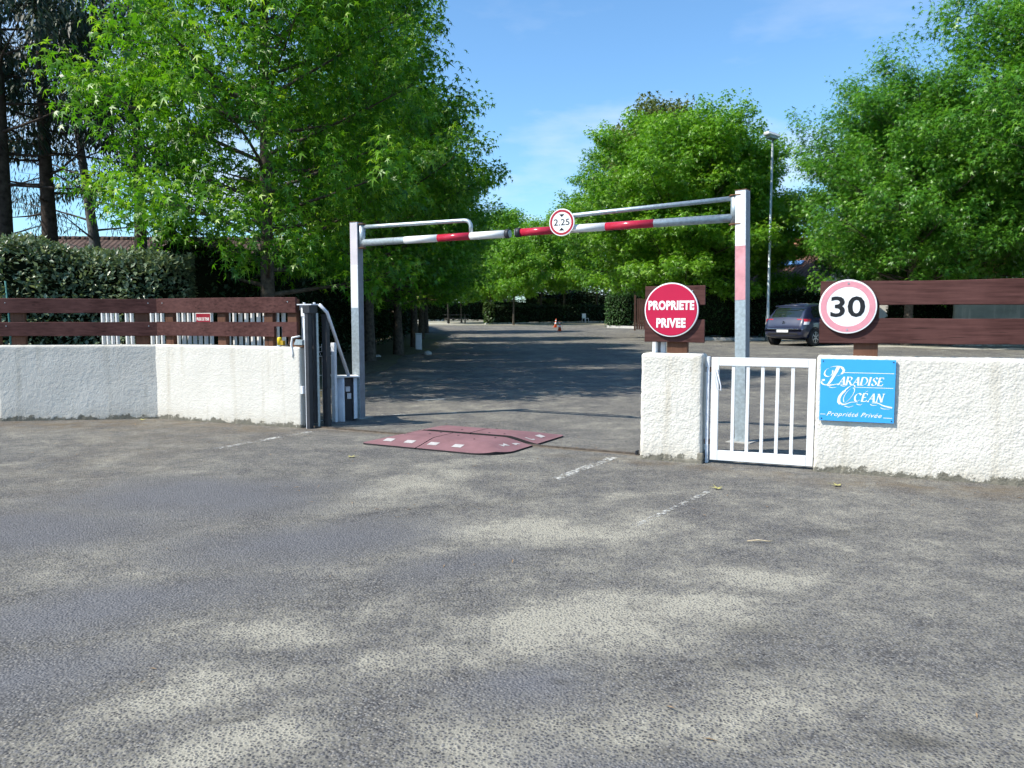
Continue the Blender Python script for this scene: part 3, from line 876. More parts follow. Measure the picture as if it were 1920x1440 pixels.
# capital O with its swash
p.curve([(0.475, 0.50), (0.46, 0.535), (0.41, 0.52), (0.335, 0.45), (0.275, 0.36), (0.262, 0.29), (0.29, 0.25)], 0.012, 15, 0.05)
p.curve([(0.335, 0.45), (0.275, 0.37), (0.26, 0.30), (0.28, 0.255)], 0.045, 5, 0.03)
p.curve([(0.28, 0.255), (0.34, 0.265), (0.42, 0.35), (0.465, 0.44), (0.46, 0.49), (0.42, 0.485), (0.36, 0.42), (0.325, 0.34), (0.33, 0.28)], 0.012, 30)
p.done('letter')
p.curve([(0.30, 0.245), (0.36, 0.255), (0.43, 0.285), (0.52, 0.29)], 0.020, 80, 0.004)
p.curve([(0.34, 0.225), (0.40, 0.212), (0.46, 0.232)], 0.012, 80, 0.004)
p.curve([(0.50, 0.262), (0.55, 0.25), (0.58, 0.270)], 0.012, 80, 0.004)
p.curve([(0.70, 0.285), (0.78, 0.285), (0.86, 0.25), (0.97, 0.225)], 0.006, 80, 0.022)
p.curve([(0.68, 0.265), (0.72, 0.25), (0.77, 0.255)], 0.012, 80, 0.004)
p.curve([(0.82, 0.222), (0.86, 0.205), (0.94, 0.208)], 0.012, 80, 0.004)
p.done('flourish')
for q in ([(0.32, 0.715), (0.98, 0.715)], [(0.49, 0.505), (0.975, 0.505)], [(0.015, 0.095), (0.085, 0.095)], [(0.86, 0.075), (0.975, 0.075)]):
    p.stroke(q, 0.008, 90); p.done('rule_line')
text_mesh('lettering', 'Propriété Privée', BW * 0.74, BW * 0.085, 'sign_white', s3, BX + BW * 0.47, -0.0312, BZ + BW * 0.095, shear=0.45, spacing=1.1, bold=0.006)

# ------------------------------------------------------------------ height barrier
plain('faded_red', (0.60, 0.28, 0.31), 0.6, 0, 0.3, 0.22, 6, dirt=(0.66, 0.45, 0.47))
plain('faded_pink', (0.60, 0.55, 0.57), 0.6, 0, 0.3, 0.10, 5)
def barrier(label, loc, rz, lean, H, bands, arm, bandsA, brace, sgn, mats):
    t = thing('height_barrier', label, 'barrier', (*loc, 0), rz, 'two halves of the height barrier')
    t.rotation_euler = (0, lean, rz)
    w = 0.0625
    b = MB(); b.box(-w, w, -w, w, -0.05, H, ch=0.006); b.build('post', 'galvanised', t)
    b = MB(); b.box(-w - .004, w + .004, -w - .004, w + .004, H, H + 0.006); b.build('cap', 'rust', t)
    b = MB(); b.box(-0.14, 0.14, -0.14, 0.14, -0.02, 0.008); b.build('base_plate', 'concrete', t)
    for z0, z1, m in bands:
        b = MB(); b.box(-w + 0.004, w - 0.004, -w - 0.0022, -w + 0.002, z0, z1); b.build('painted_band', m, t)
    # shade on the right-hand face, put in as a darker grey sheet
    b = MB(); b.box(w - 0.002, w + 0.002, -w + 0.005, w - 0.005, 0.0, H - 0.01); b.build('side_shade', 'grey_steel', t)
    inv = (Matrix.Translation((*loc, 0)) @ Euler((0, lean, rz)).to_matrix().to_4x4()).inverted()
    A0, A1 = Vector(arm[0]), Vector(arm[1])
    L = lambda q: inv @ Vector(q)
    hz = A0 - (A1 - A0).normalized() * 0.02
    b = MB(); b.tube([L((hz.x, hz.y, arm[0][2] - 0.06)), L((hz.x, hz.y, arm[2]))], 0.045, 16); b.build('hinge_sleeve', mats, t)
    for z in (arm[0][2] - 0.072, arm[2] + 0.002):
        c0 = L((hz.x, hz.y, z)); b = MB(); b.box(min(0, c0.x) , max(0, c0.x) , c0.y - 0.05, c0.y + 0.05, c0.z - 0.005, c0.z + 0.005)
        b.lathe([(0.06, -0.005), (0.06, 0.005)], 16, Matrix.Translation(c0) @ Matrix.Rotation(R(90), 4, 'X')); b.build('hinge_plate', 'rust', t)
    b = MB(); b.tube([L(A0), L(A1)], 0.047, 18); ar = b.build('arm', 'galvanised', t)
    for t0, t1, m in bandsA:
        b = MB(); b.tube([L(A0.lerp(A1, t0)), L(A0.lerp(A1, t1))], 0.0486, 18); b.build('painted_band', m, ar)
    b = MB(); b.tube([L(q) for q in brace], 0.027, 14); b.build('brace', 'galvanised', t)
    b = MB(); e = A0.lerp(A1, 1.0); b.tube([L(A0.lerp(A1, 0.972)), L(A0.lerp(A1, 0.996))], 0.058, 18); b.build('end_collar', 'dark_steel', ar)
    return t
A0, A1 = (-2.045, 11.135, 2.43), (-0.02, 10.23, 2.462)
br = []
for k in range(6): br.append((-2.03 + 1.42 * k / 5, 11.128 - 0.634 * k / 5, 2.645 + 0.012 * k / 5))
for a in (20, 45, 70, 90):
    br.append((-0.61 + 0.08 * math.sin(R(a)), 10.494 - 0.036 * math.sin(R(a)), 2.657 - 0.08 * (1 - math.cos(R(a)))))
br.append((-0.53, 10.458, 2.48))
barrier('galvanised barrier post with the shorter striped arm and bent brace tube', (-2.15, 11.18), R(-24.6), 0, 2.71,
        [(1.54, 2.13, 'white_paint'), (2.13, 2.70, 'faded_pink')], (A0, A1, 2.68),
        [(0.30, 0.53, 'white_paint'), (0.53, 0.745, 'red_paint'), (0.745, 0.968, 'white_paint')], br, 1, 'galvanised')
B0, B1 = (2.47, 9.075, 2.515), (0.045, 10.21, 2.47)
barrier('galvanised barrier post with the longer striped arm, taller post by the small gate', (2.61, 9.0), R(-37), R(-1.2), 2.81,
        [(1.60, 2.20, 'faded_red'), (2.20, 2.80, 'white_paint')], (B0, B1, 2.76),
        [(0.335, 0.555, 'red_paint'), (0.555, 0.80, 'white_paint'), (0.80, 0.972, 'red_paint')],
        [(2.46, 9.08, 2.73), (0.66, 9.925, 2.64), (0.60, 9.955, 2.50)], -1, 'galvanised')
s4 = thing('height_limit_sign', 'small round white sign with red ring reading 2.25 on the barrier arm', 'sign', (0.61, 9.88, 2.56), R(-25))
disc(s4, 'panel', 'sign_white', 0, 0, 0.165, -0.012, 0.014)
ring(s4, 'red_ring', 'sign_red_deep', 0, 0, 0.126, 0.152, -0.0135)
text_mesh('lettering', '2.25', 0.205, 0.078, 'sign_black', s4, 0, -0.0135, 0.002, bold=0.008)
for sg in (-1, 1):
    b = MB(); b.add([(-0.035, -0.0135, sg * 0.098), (0.035, -0.0135, sg * 0.098), (0, -0.0135, sg * 0.062)], [(0, 1, 2)]); b.build('arrow', 'sign_black', s4)

# ------------------------------------------------------------------ sliding gate parked behind the left wall, track and guide
GL = (-2.41, 10.11); GLA = R(-28.3)
sg_ = thing('sliding_gate', 'white picket sliding gate parked open behind the brown plank fence', 'gate', (*GL, 0), GLA)
pk = None
for i in range(38):
    x = -4.38 + i * 0.112
    if i % 9 == 4: continue
    if pk is None:
        b = MB(); b.box(-0.016, 0.016, -0.022, 0.022, 0.10, 1.53, ch=0.003); pk = b.build('picket', 'white_paint', sg_); o = pk
    else:
        o = link('picket', pk.data, None, sg_)
    o.location = (x, 0.06, 0)
b = MB(); b.box(-4.45, -0.2, 0.02, 0.10, 1.50, 1.56, ch=0.004); b.build('top_rail', 'white_worn', sg_)
b = MB(); b.box(-4.45, -0.2, 0.02, 0.10, 0.05, 0.13, ch=0.004); b.build('bottom_rail', 'white_worn', sg_)
b = MB(); b.box(-0.20, -0.14, 0.02, 0.10, 0.05, 1.56, ch=0.004); b.build('end_stile', 'dark_steel', sg_)
nt = thing('notice', 'small red notice with white lettering seen between the fence planks', 'sign', (*GL, 0), GLA)
b = MB(); b.box(-2.30, -2.00, 0.025, 0.034, 1.27, 1.47, ch=0.001); b.build('panel', 'sign_white', nt)
b = MB(); b.box(-2.29, -2.01, 0.0225, 0.026, 1.28, 1.46); b.build('red_face', 'notice_red', nt)
text_mesh('lettering', 'PRIERE DE TENIR', 0.25, 0.042, 'sign_white', nt, -2.15, 0.0215, 1.385, bold=0.02)

tr = thing('gate_track', 'rusty steel rail set in a concrete strip across the gateway', 'rail', (*GL, 0), GLA)
b = MB(); b.box(-0.35, 4.22, -0.06, 0.09, -0.04, 0.004); b.build('concrete_strip', 'track_bed', tr)
b = MB(); b.box(-0.3, 4.18, -0.022, -0.006, 0, 0.022); b.build('rail', 'rail_steel', tr)
b = MB(); b.box(-0.3, 4.18, 0.030, 0.036, 0, 0.016); b.build('rail', 'rail_steel', tr)
b = MB(); b.box(4.185, 4.20, -0.03, 0.04, 0, 0.045); b.build('end_stop', 'dark_steel', tr)

gp = thing('gate_guide', 'tall dark steel guide posts with roller bracket at the end of the left wall', 'guide post', (*GL, 0), GLA)
b = MB(); b.box(-0.150, -0.095, -0.13, -0.06, 0, 1.49, ch=0.004); b.build('post', 'dark_steel', gp)
b = MB(); b.box(-0.158, -0.150, -0.128, -0.112, 0, 1.48); b.build('edge_strip', 'white_worn', gp)  # pale strip puts the sunlit left face of the post into colour
b = MB(); b.box(-0.11, -0.03, 0.135, 0.20, 0, 1.45, ch=0.004); b.build('post', 'dark_steel', gp)
b = MB(); b.box(-0.060, -0.052, -0.02, 0.012, 0.02, 1.46); b.build('edge_strip', 'galvanised', gp)
b = MB(); b.box(-0.17, -0.06, -0.14, -0.03, 1.46, 1.56, ch=0.005); b.build('roller_box', 'dark_steel', gp)
b = MB(); b.box(-0.30, -0.06, -0.10, 0.10, 1.562, 1.575); b.build('top_plate', 'white_worn', gp)
for x in (-0.27, -0.10):
    b = MB(); b.lathe([(0.016, 0), (0.016, 0.02)], 10, Matrix.Translation((x, 0, 1.575)) @ Matrix.Rotation(R(90), 4, 'X')); b.build('bolt', 'white_worn', gp)
b = MB(); b.tube([(-0.05, 0.03, 1.57), (0.0, 0.12, 1.47), (-0.17, 0.72, 0.62)], 0.022, 10); b.build('strut', 'white_worn', gp)
# catch bracket and photocell on the wall end
cb = thing('gate_bracket', 'white steel bracket with lever on the end of the left wall', 'bracket', (*GL, 0), GLA)
b = MB(); b.box(-0.30, -0.245, -0.03, 0.02, 1.42, 1.53, ch=0.004); b.build('photocell', 'white_paint', cb)
b = MB(); b.box(-0.285, -0.255, -0.02, 0.01, 1.08, 1.42, ch=0.003); b.build('channel', 'white_worn', cb)
b = MB(); b.box(-0.235, -0.205, -0.05, -0.01, 1.14, 1.56, ch=0.003); b.build('channel', 'white_worn', cb)
b = MB(); b.box(-0.235, -0.205, -0.06, -0.051, 1.20, 1.26); b.build('latch', 'white_paint', cb)
b = MB(); b.box(-0.32, -0.20, -0.12, 0.02, 1.035, 1.06, ch=0.004); b.build('foot_plate', 'rust', cb)
b = MB(); b.tube([(-0.26, -0.10, 1.17), (-0.36, -0.13, 1.15), (-0.37, -0.14, 1.06), (-0.345, -0.145, 0.95), (-0.345, -0.15, 0.90)], [0.012, 0.014, 0.016, 0.009, 0.006], 8); b.build('lever', 'white_paint', cb)
b = MB(); b.prism([(-0.34, 1.06), (-0.2, 1.06), (-0.2, 1.12), (-0.30, 1.13)], -0.13, -0.06); b.build('gusset', 'galvanised', cb)
b = MB(); b.box(-0.225, -0.185, -0.15, -0.112, 0.44, 0.54, ch=0.004); b.build('lock_box', 'white_worn', cb)
bc = thing('beacon', 'small yellow warning lamp standing on top of the left wall', 'lamp', (-2.98, 10.27, 1.035), LA)
b = MB(); b.lathe([(0.030, 0.02), (0.030, 0.105), (0.024, 0.116), (0.010, 0.12)], 18, Matrix.Rotation(R(90), 4, 'X')); b.build('lens', 'yellow', bc)
b = MB(); b.box(0.028, 0.07, -0.02, 0.03, 0.018, 0.075, ch=0.004); b.build('side_box', 'yellow_shade', bc)
b = MB(); b.box(-0.025, 0.02, -0.02, 0.02, 0.0, 0.02); b.build('base', 'white_worn', bc)
b = MB(); b.tube([(0.05, 0, 0.02), (0.11, -0.02, 0.012), (0.17, -0.03, 0.03), (0.21, -0.02, 0.10)], 0.006, 6); b.build('cable', 'black_plastic', bc)

# motor housing: curved white cover with open front
mh = thing('gate_motor', 'knee-high white curved sheet steel gate motor housing beside the barrier post', 'motor housing', (-2.29, 10.92, 0), R(18))
def shell(a0, a1, r, z0, z1):
    n = 14; vs = []; fs = []
    for rr in (r, r - 0.006):
        for k in range(n + 1):
            a = R(a0 + (a1 - a0) * k / n)
            for z in (z0, z1): vs.append((rr * math.cos(a), rr * math.sin(a), z))
    m = 2 * (n + 1)
    for k in range(n):
        fs.append((2 * k, 2 * k + 2, 2 * k + 3, 2 * k + 1)); fs.append((m + 2 * k, m + 2 * k + 1, m + 2 * k + 3, m + 2 * k + 2))
        fs.append((2 * k + 1, 2 * k + 3, m + 2 * k + 3, m + 2 * k + 1))
    fs += [(0, 1, m + 1, m), (2 * n, m + 2 * n, m + 2 * n + 1, 2 * n + 1)]
    return vs, fs
vs_, fs_ = shell(120, 262, 0.165, 0.0, 0.60); b = MB(); b.add(vs_, fs_, True); b.build('cover', 'white_worn', mh)
vs_, fs_ = shell(310, 420, 0.165, 0.03, 0.60); b = MB(); b.add(vs_, fs_, True); b.build('cover', 'white_worn', mh)
b = MB(); b.box(-0.18, 0.18, -0.17, 0.17, 0.60, 0.612, ch=0.004); b.build('top_plate', 'white_paint', mh)
b = MB(); b.box(-0.09, 0.10, -0.06, 0.10, 0.0, 0.58); b.build('motor', 'dark_steel', mh)
b = MB(); b.box(0.0, 0.06, -0.085, -0.06, 0.40, 0.47, ch=0.004); b.box(0.02, 0.075, -0.085, -0.06, 0.30, 0.38, ch=0.004); b.build('lock', 'white_worn', mh)
# welded wire panel
wm = thing('wire_panel', 'narrow white welded wire panel and post behind the guide posts', 'wire fence', (-2.53, 10.42, 0), R(64))
for i in range(5):
    b = MB(); x = 0.02 + i * 0.062; b.tube([(x, 0, 0.02), (x, 0, 0.90), (x, -0.03, 0.93), (x, 0, 0.96), (x, 0, 1.06)], 0.0035, 5); b.build('wire', 'white_paint', wm)
for z in (0.05, 0.25, 0.45, 0.65, 0.90, 0.96, 1.02):
    b = MB(); b.tube([(-0.02, 0.004, z), (0.30, 0.004, z)], 0.0035, 5); b.build('wire', 'white_paint', wm)
b = MB(); b.box(0.30, 0.35, -0.03, 0.03, 0, 1.07, ch=0.004); b.build('post', 'white_worn', wm)

# ------------------------------------------------------------------ rubber speed cushion: four mats either side of the track
CU = (-1.68, 8.81)
def ch_height(u, n, U=1.76, N=1.62):
    du = min(u / 0.34, (U - u) / 0.34, 1); dn = min(n / 0.36, (N - n) / 0.36, 1)
    e = max(0.0, min(du, dn))
    return 0.018 + 0.066 * (e * e * (3 - 2 * e) * 0.35 + e * 0.65)
def clampc(u, n, U=1.76, N=1.62):
    for (cu_, cn_, r, su, sn) in ((0, 0, .06, 1, 1), (U, 0, .34, -1, 1), (0, N, .10, 1, -1), (U, N, .10, -1, -1)):
        a, b_ = (u - cu_) * su, (n - cn_) * sn
        if a < r and b_ < r:
            d = math.hypot(r - a, r - b_)
            if d > r:
                k = r / d; a, b_ = r - (r - a) * k, r - (r - b_) * k
                return cu_ + su * a, cn_ + sn * b_
    return u, n
def mat_mod(label, u0, u1, n0, n1):
    t = thing('speed_cushion', label, 'speed bump', (*CU, 0), GLA, 'red rubber mats of the speed bump')
    nu, nn = 22, 20; vs = []; fs = []
    for j in range(nn + 1):
        for i in range(nu + 1):
            u, n = clampc(u0 + (u1 - u0) * i / nu, n0 + (n1 - n0) * j / nn)
            vs.append((u, n, ch_height(u, n)))
    m = nu + 1
    for j in range(nn):
        for i in range(nu): fs.append((j * m + i, j * m + i + 1, (j + 1) * m + i + 1, (j + 1) * m + i))
    b = MB(); b.add(vs, fs, True); b.build('tread', 'rubber_red', t)
    rim = [j for j in range(m)] + [j * m + nu for j in range(1, nn + 1)] + [nn * m + i for i in range(nu - 1, -1, -1)] + [j * m for j in range(nn - 1, 0, -1)]
    b = MB(); k = len(rim)
    b.add([vs[i] for i in rim] + [(vs[i][0], vs[i][1], 0.0) for i in rim], [(i, (i + 1) % k, k + (i + 1) % k, k + i) for i in range(k)]); b.build('edge', 'rubber_black', t)
    return t
def deco(t, name, mat, pts):
    b = MB(); b.add([(u, n, ch_height(u, n) + 0.0035) for u, n in pts], [tuple(range(len(pts)))]); b.build(name, mat, t)
def rect(u, n, w, d): return [(u - w / 2, n - d / 2), (u + w / 2, n - d / 2), (u + w / 2, n + d / 2), (u - w / 2, n + d / 2)]
mats_ = [mat_mod('red rubber speed bump mat with two white rectangles, nearest the motor housing', 0, 0.730, 0, 0.745),
         mat_mod('red rubber speed bump mat with rounded corner and broken white chevrons', 0.745, 1.76, 0, 0.745),
         mat_mod('plain red rubber speed bump mat beyond the rail, without white marks', 0, 0.895, 0.86, 1.62),
         mat_mod('red rubber speed bump mat beyond the rail with one white rectangle', 0.910, 1.76, 0.86, 1.62)]
for k, lst in enumerate((((0.27, 0.16), (0.55, 0.16)), ((0.86, 0.16), (1.17, 0.16)), (), ((1.62, 1.22),))):
    for (u, n) in lst: deco(mats_[k], 'white_mark', 'mark_paint', rect(u, n, 0.115, 0.085) if n < 1 else rect(u, n, 0.08, 0.115))
deco(mats_[1], 'white_mark', 'mark_paint', [(1.55, .36), (1.62, .36), (1.60, .41), (1.64, .46), (1.55, .47), (1.58, .41)])
deco(mats_[1], 'white_mark', 'mark_paint', [(1.60, .56), (1.66, .55), (1.65, .60), (1.67, .65), (1.62, .64)])
deco(mats_[3], 'white_mark', 'mark_paint', [(1.56, .95), (1.66, .95), (1.66, 1.02), (1.635, 1.02), (1.635, .975), (1.56, .975)])
for k, pts in enumerate((((.2, .55), (.55, .55), (.6, .7)), ((.9, .6), (1.2, .45), (1.35, .65)), ((.2, .95), (.7, 1.0), (.5, 1.4)), ((1.0, 1.3), (1.3, .95), (1.1, .95)))):
    for (u, n) in pts:
        b = MB(); b.lathe([(0.012, 0.001), (0.012, 0.004)], 8, Matrix.Translation((u, n, ch_height(u, n))) @ Matrix.Rotation(R(90), 4, 'X')); b.build('bolt_hole', 'rubber_black', mats_[k])
# ------------------------------------------------------------------ foliage
def leaf_star(n10):
    """five-lobed leaf, base at the origin, tip along +y, normal +z, about 1 wide"""
    c = np.array([0, 0.34, 0.02])
    ang = np.radians([-128, -64, 0, 64, 128]); ln = np.array([0.40, 0.60, 0.70, 0.60, 0.40])
    tips = np.stack([c[0] + ln * np.sin(ang), c[1] + ln * np.cos(ang), np.array([-.14, -.18, -.22, -.18, -.14])], 1)
    if n10:
        va = np.radians([-96, -32, 32, 96]); vl = np.array([.13, .15, .15, .13])
        val = np.stack([c[0] + vl * np.sin(va), c[1] + vl * np.cos(va), np.full(4, 0.03)], 1)
        base = np.array([[0, 0.16, 0.0]])
        V = np.concatenate([c[None], base, tips, val])
        per = [1, 2, 7, 3, 8, 4, 9, 5, 10, 6]
        F = [(0, per[(i + 1) % 10], per[i]) for i in range(10)]
        return V, np.array(F)
    per = np.radians([-160, -96, -32, 32, 96, 160])
    V = [t for t in tips]; F = []
    for i in range(5):
        a = ang[i]; o = len(V)
        nrm = np.array([math.cos(a), -math.sin(a), 0]) * 0.135
        back = np.array([math.sin(a), math.cos(a), 0]) * 0.10
        V += [c - back + nrm + [0, 0, .002 * i], c - back - nrm + [0, 0, .002 * i]]
        F.append((i, o, o + 1))
    return np.array(V), np.array(F)
def leaf_oval():
    V = np.array([[0, 0, 0], [0.26, 0.42, 0.07], [0, 1.0, -0.04], [-0.26, 0.42, 0.07]])
    return V, np.array([(0, 1, 2), (0, 2, 3)])
def leaf_lance():
    V = np.array([[0, 0, 0], [0.085, 0.4, 0.02], [0, 1.0, -0.08], [-0.085, 0.4, 0.02]])
    return V, np.array([(0, 1, 2), (0, 2, 3)])
def needle():
    V = np.array([[-0.05, 0, 0], [0.05, 0, 0], [0, 1.0, 0]])
    return V, np.array([(0, 1, 2)])
def norm(a): return a / np.maximum(np.linalg.norm(a, axis=1, keepdims=True), 1e-9)
def scatter(name, tmpl, P, T, N, S, tone):
    V0, F0 = tmpl
    T = norm(T); X = norm(np.cross(T, N)); N = np.cross(X, T)
    B = np.stack([X, T, N], axis=1)                      # (n,3,3)
    V = np.einsum('kj,njc->nkc', V0, B) * S[:, None, None] + P[:, None, :]
    n, k = len(P), len(V0)
    F = (F0[None] + (np.arange(n) * k)[:, None, None]).reshape(-1, 3)
    return np_mesh(name, V.reshape(-1, 3), F, np.repeat(tone, k))

def limb_tube(b, pts, r0, r1, n):
    m = len(pts)
    b.tube(pts, [r0 + (r1 - r0) * i / (m - 1) for i in range(m)], n, caps=False)

def grow(seed, H, cb, Rm, nb, tmpl, ls, per=13, elev=(12, 58), trunk_r=0.16, prof=None, twig=1.0, droop=0.85, shoot_up=0.35, lean=(0, 0), dens=1.0, bare=0, limb=0.34):
    """returns trunk MB and leaf arrays"""
    rs = np.random.RandomState(seed); rnd = random.Random(seed)
    prof = prof or (lambda t: (0.66 + 1.55 * t) if t < 0.22 else max(0.06, 1.0 - ((t - 0.22) / 0.78) ** 1.15 * 0.92))
    mb = MB()
    tp = []
    for i in range(10):
        f = i / 9
        tp.append(Vector((lean[0] * f + 0.06 * math.sin(3 * f + seed), lean[1] * f + 0.06 * math.cos(4 * f + seed), H * 0.97 * f - (0.1 if i == 0 else 0))))
    rad = [trunk_r * (1.35 if i == 0 else 1.0) * (1 - 0.93 * i / 9) + 0.008 for i in range(10)]
    mb.tube(tp, rad, 10, caps=False)
    def on_trunk(z):
        f = min(max(z / (H * 0.97), 0), 0.999) * 9; i = int(f)
        return tp[i].lerp(tp[i + 1], f - i)
    SB, SD, SL, ST = [], [], [], []
    def shoot(p, d, l, tone): SB.append(p); SD.append(d); SL.append(l); ST.append(tone)
    for i in range(nb):
        tz = ((i + 0.5) / nb) ** 0.92
        z0 = cb + (H - cb) * tz * 0.94
        az = i * 2.39996 + rnd.uniform(-.3, .3)
        e = R(elev[0] + (elev[1] - elev[0]) * tz + rnd.uniform(-8, 8))
        L = Rm * prof(tz) * rnd.uniform(0.78, 1.1) / max(0.45, math.cos(e))
        p0 = on_trunk(z0 * 0.98)
        d = Vector((math.cos(az) * math.cos(e), math.sin(az) * math.cos(e), math.sin(e)))
        sag = rnd.uniform(-0.05, 0.10) * L * (3 if bare else 1); wv = rnd.uniform(-.12, .12) * L * (1 if bare else .4)
        pn = Vector((-math.sin(az), math.cos(az), .3))
        path = [p0 + d * (L * f) + Vector((0, 0, sag * (f * f) * 1.2)) + pn * (wv * math.sin(f * 4.2)) for f in (0, .25, .5, .75, 1)]
        limb_tube(mb, path, max(0.012, trunk_r * limb * (1 - 0.75 * tz)), 0.006, 5)
        if i < bare: continue
        ns = int((4 + L * 3.6) * dens)
        for k in range(ns):
            f = 0.22 + 0.78 * (k + rnd.random()) / ns
            j = min(3, int(f * 4)); q = path[j].lerp(path[j + 1], f * 4 - j)
            sa = az + (1 if k % 2 else -1) * rnd.uniform(0.35, 1.25)
            se = e * 0.6 + rnd.uniform(-0.25, 0.55)
            sl = (0.16 + 0.34 * (1 - f) + 0.10 * rnd.random()) * L * 0.62 + 0.30
            sd = Vector((math.cos(sa) * math.cos(se), math.sin(sa) * math.cos(se), math.sin(se)))
            if k % 2 == 0: mb.tube([q, q + sd * sl], [0.008, 0.003], 3, caps=False)
            m = max(1, int(sl / 0.30 * dens))
            bt = rnd.uniform(-0.18, 0.2)
            for g in range(m):
                ff = 0.30 + 0.70 * (g + rnd.random()) / m
                pp = q + sd * (sl * ff)
                dd = (sd * 0.7 + d * 0.4 + Vector((rnd.gauss(0, .45), rnd.gauss(0, .45), rnd.gauss(0, .3) + shoot_up))).normalized()
                shoot(pp, dd, rnd.uniform(0.28, 0.75) * twig, bt + rnd.uniform(-.14, .14))
        shoot(path[-1], (d + Vector((0, 0, .4))).normalized(), 0.7 * twig, 0.1)
    for k in range(6):
        shoot(on_trunk(H * 0.9 + 0.02 * k * H * 0.15), Vector((rnd.gauss(0, .25), rnd.gauss(0, .25), 1)).normalized(), rnd.uniform(.4, .9) * twig, .1)
    b_ = np.array([tuple(p) for p in SB]); d_ = np.array([tuple(p) for p in SD]); l_ = np.array(SL); t_ = np.array(ST)
    n = len(b_)
    F = ((np.arange(per)[None] + rs.rand(n, per)) / per) ** 0.72
    az = (np.arange(per) * 2.39996)[None] + rs.rand(n, 1) * 6.28 + rs.randn(n, per) * .25
    up = np.array([0, 0, 1.0])
    e1 = norm(np.cross(d_, up[None] + rs.randn(n, 3) * .02)); e2 = np.cross(d_, e1)
    side = np.cos(az)[..., None] * e1[:, None] + np.sin(az)[..., None] * e2[:, None]
    P = b_[:, None] + d_[:, None] * (l_[:, None] * F)[..., None] + side * (ls * (0.25 + .75 * rs.rand(n, per)))[..., None]
    T = side * 0.8 + d_[:, None] * 0.45 + np.array([0, 0, -droop]) + rs.randn(n, per, 3) * .22
    N = np.array([0, 0, 0.62]) + side * 0.75 + d_[:, None] * 0.25 + rs.randn(n, per, 3) * .33
    S = ls * (1.18 - 0.45 * F) * (0.75 + 0.45 * rs.rand(n, per))
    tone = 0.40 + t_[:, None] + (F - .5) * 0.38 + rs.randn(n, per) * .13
    return mb, (P.reshape(-1, 3), T.reshape(-1, 3), N.reshape(-1, 3), S.ravel(), np.clip(tone.ravel(), 0, 1))

PROTO = {}
def tree_proto(key, leafm, barkm, crown_name='crown', **kw):
    mb, arr = grow(**kw)
    me0 = bpy.data.meshes.new('trunk'); me0.from_pydata(mb.v, [], mb.f)
    me0.polygons.foreach_set('use_smooth', mb.sm); me0.update(); me0.materials.append(M[barkm])
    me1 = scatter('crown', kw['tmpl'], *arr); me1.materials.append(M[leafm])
    PROTO[key] = (me0, me1)
def plant(key, name, label, x, y, s=1.0, rz=0.0, cat='tree', group=None, sz=None, z=None):
    t = thing(name, label, cat, (x, y, ground_z(y) if z is None else z), rz, group)
    t.scale = (s, s, sz or s)
    me0, me1 = PROTO[key]
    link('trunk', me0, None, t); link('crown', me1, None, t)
    return t

tree_proto('gum', 'sweetgum_leaf', 'bark', seed=11, H=12.5, cb=1.7, Rm=3.6, nb=78, tmpl=leaf_star(True), ls=0.215, per=10, dens=1.15, twig=1.15, elev=(6, 42))
tree_proto('gum2', 'sweetgum_leaf', 'bark', seed=23, H=11.5, cb=2.2, Rm=3.7, nb=70, tmpl=leaf_star(False), ls=0.215, per=11, dens=1.15, elev=(6, 42))
tree_proto('cool', 'cool_leaf', 'bark', seed=37, H=8.9, cb=1.7, Rm=3.9, nb=78, tmpl=leaf_star(True), ls=0.18, per=11, dens=1.3, elev=(6, 46),
           prof=lambda t: (0.75 + 1.1 * t) if t < 0.22 else max(0.12, 1.0 - ((t - 0.22) / 0.78) ** 2.4 * 0.85))
tree_proto('mid', 'plane_leaf', 'bark', seed=41, H=11.0, cb=1.6, Rm=4.9, nb=72, tmpl=leaf_star(False), ls=0.26, per=11, dens=1.1,
           prof=lambda t: (0.80 + 0.9 * t) if t < 0.22 else max(0.10, 1.0 - ((t - 0.22) / 0.78) ** 1.9 * 0.9))
tree_proto('small', 'plane_leaf', 'bark', seed=53, H=7.5, cb=1.9, Rm=2.9, nb=40, tmpl=leaf_star(False), ls=0.28, per=10, trunk_r=0.09, dens=1.1)
tree_proto('pine', 'pine_needle', 'pine_bark', seed=61, H=11.8, cb=4.0, Rm=2.7, nb=40, tmpl=(leaf_lance()[0] * [1.7, 1, 1], leaf_lance()[1]), ls=0.22, per=20, elev=(-4, 40), trunk_r=0.24, droop=1.1, shoot_up=0.0, twig=1.0, bare=6, dens=0.95, limb=0.17)
tree_proto('gumtree', 'eucalyptus_leaf', 'eucalyptus_bark', seed=71, H=10.5, cb=2.6, Rm=2.1, nb=34, tmpl=leaf_lance(), ls=0.16, per=13, elev=(5, 50), trunk_r=0.17, droop=1.6, shoot_up=-0.5, twig=0.9, lean=(-1.1, 0.2), dens=0.85, limb=0.2)

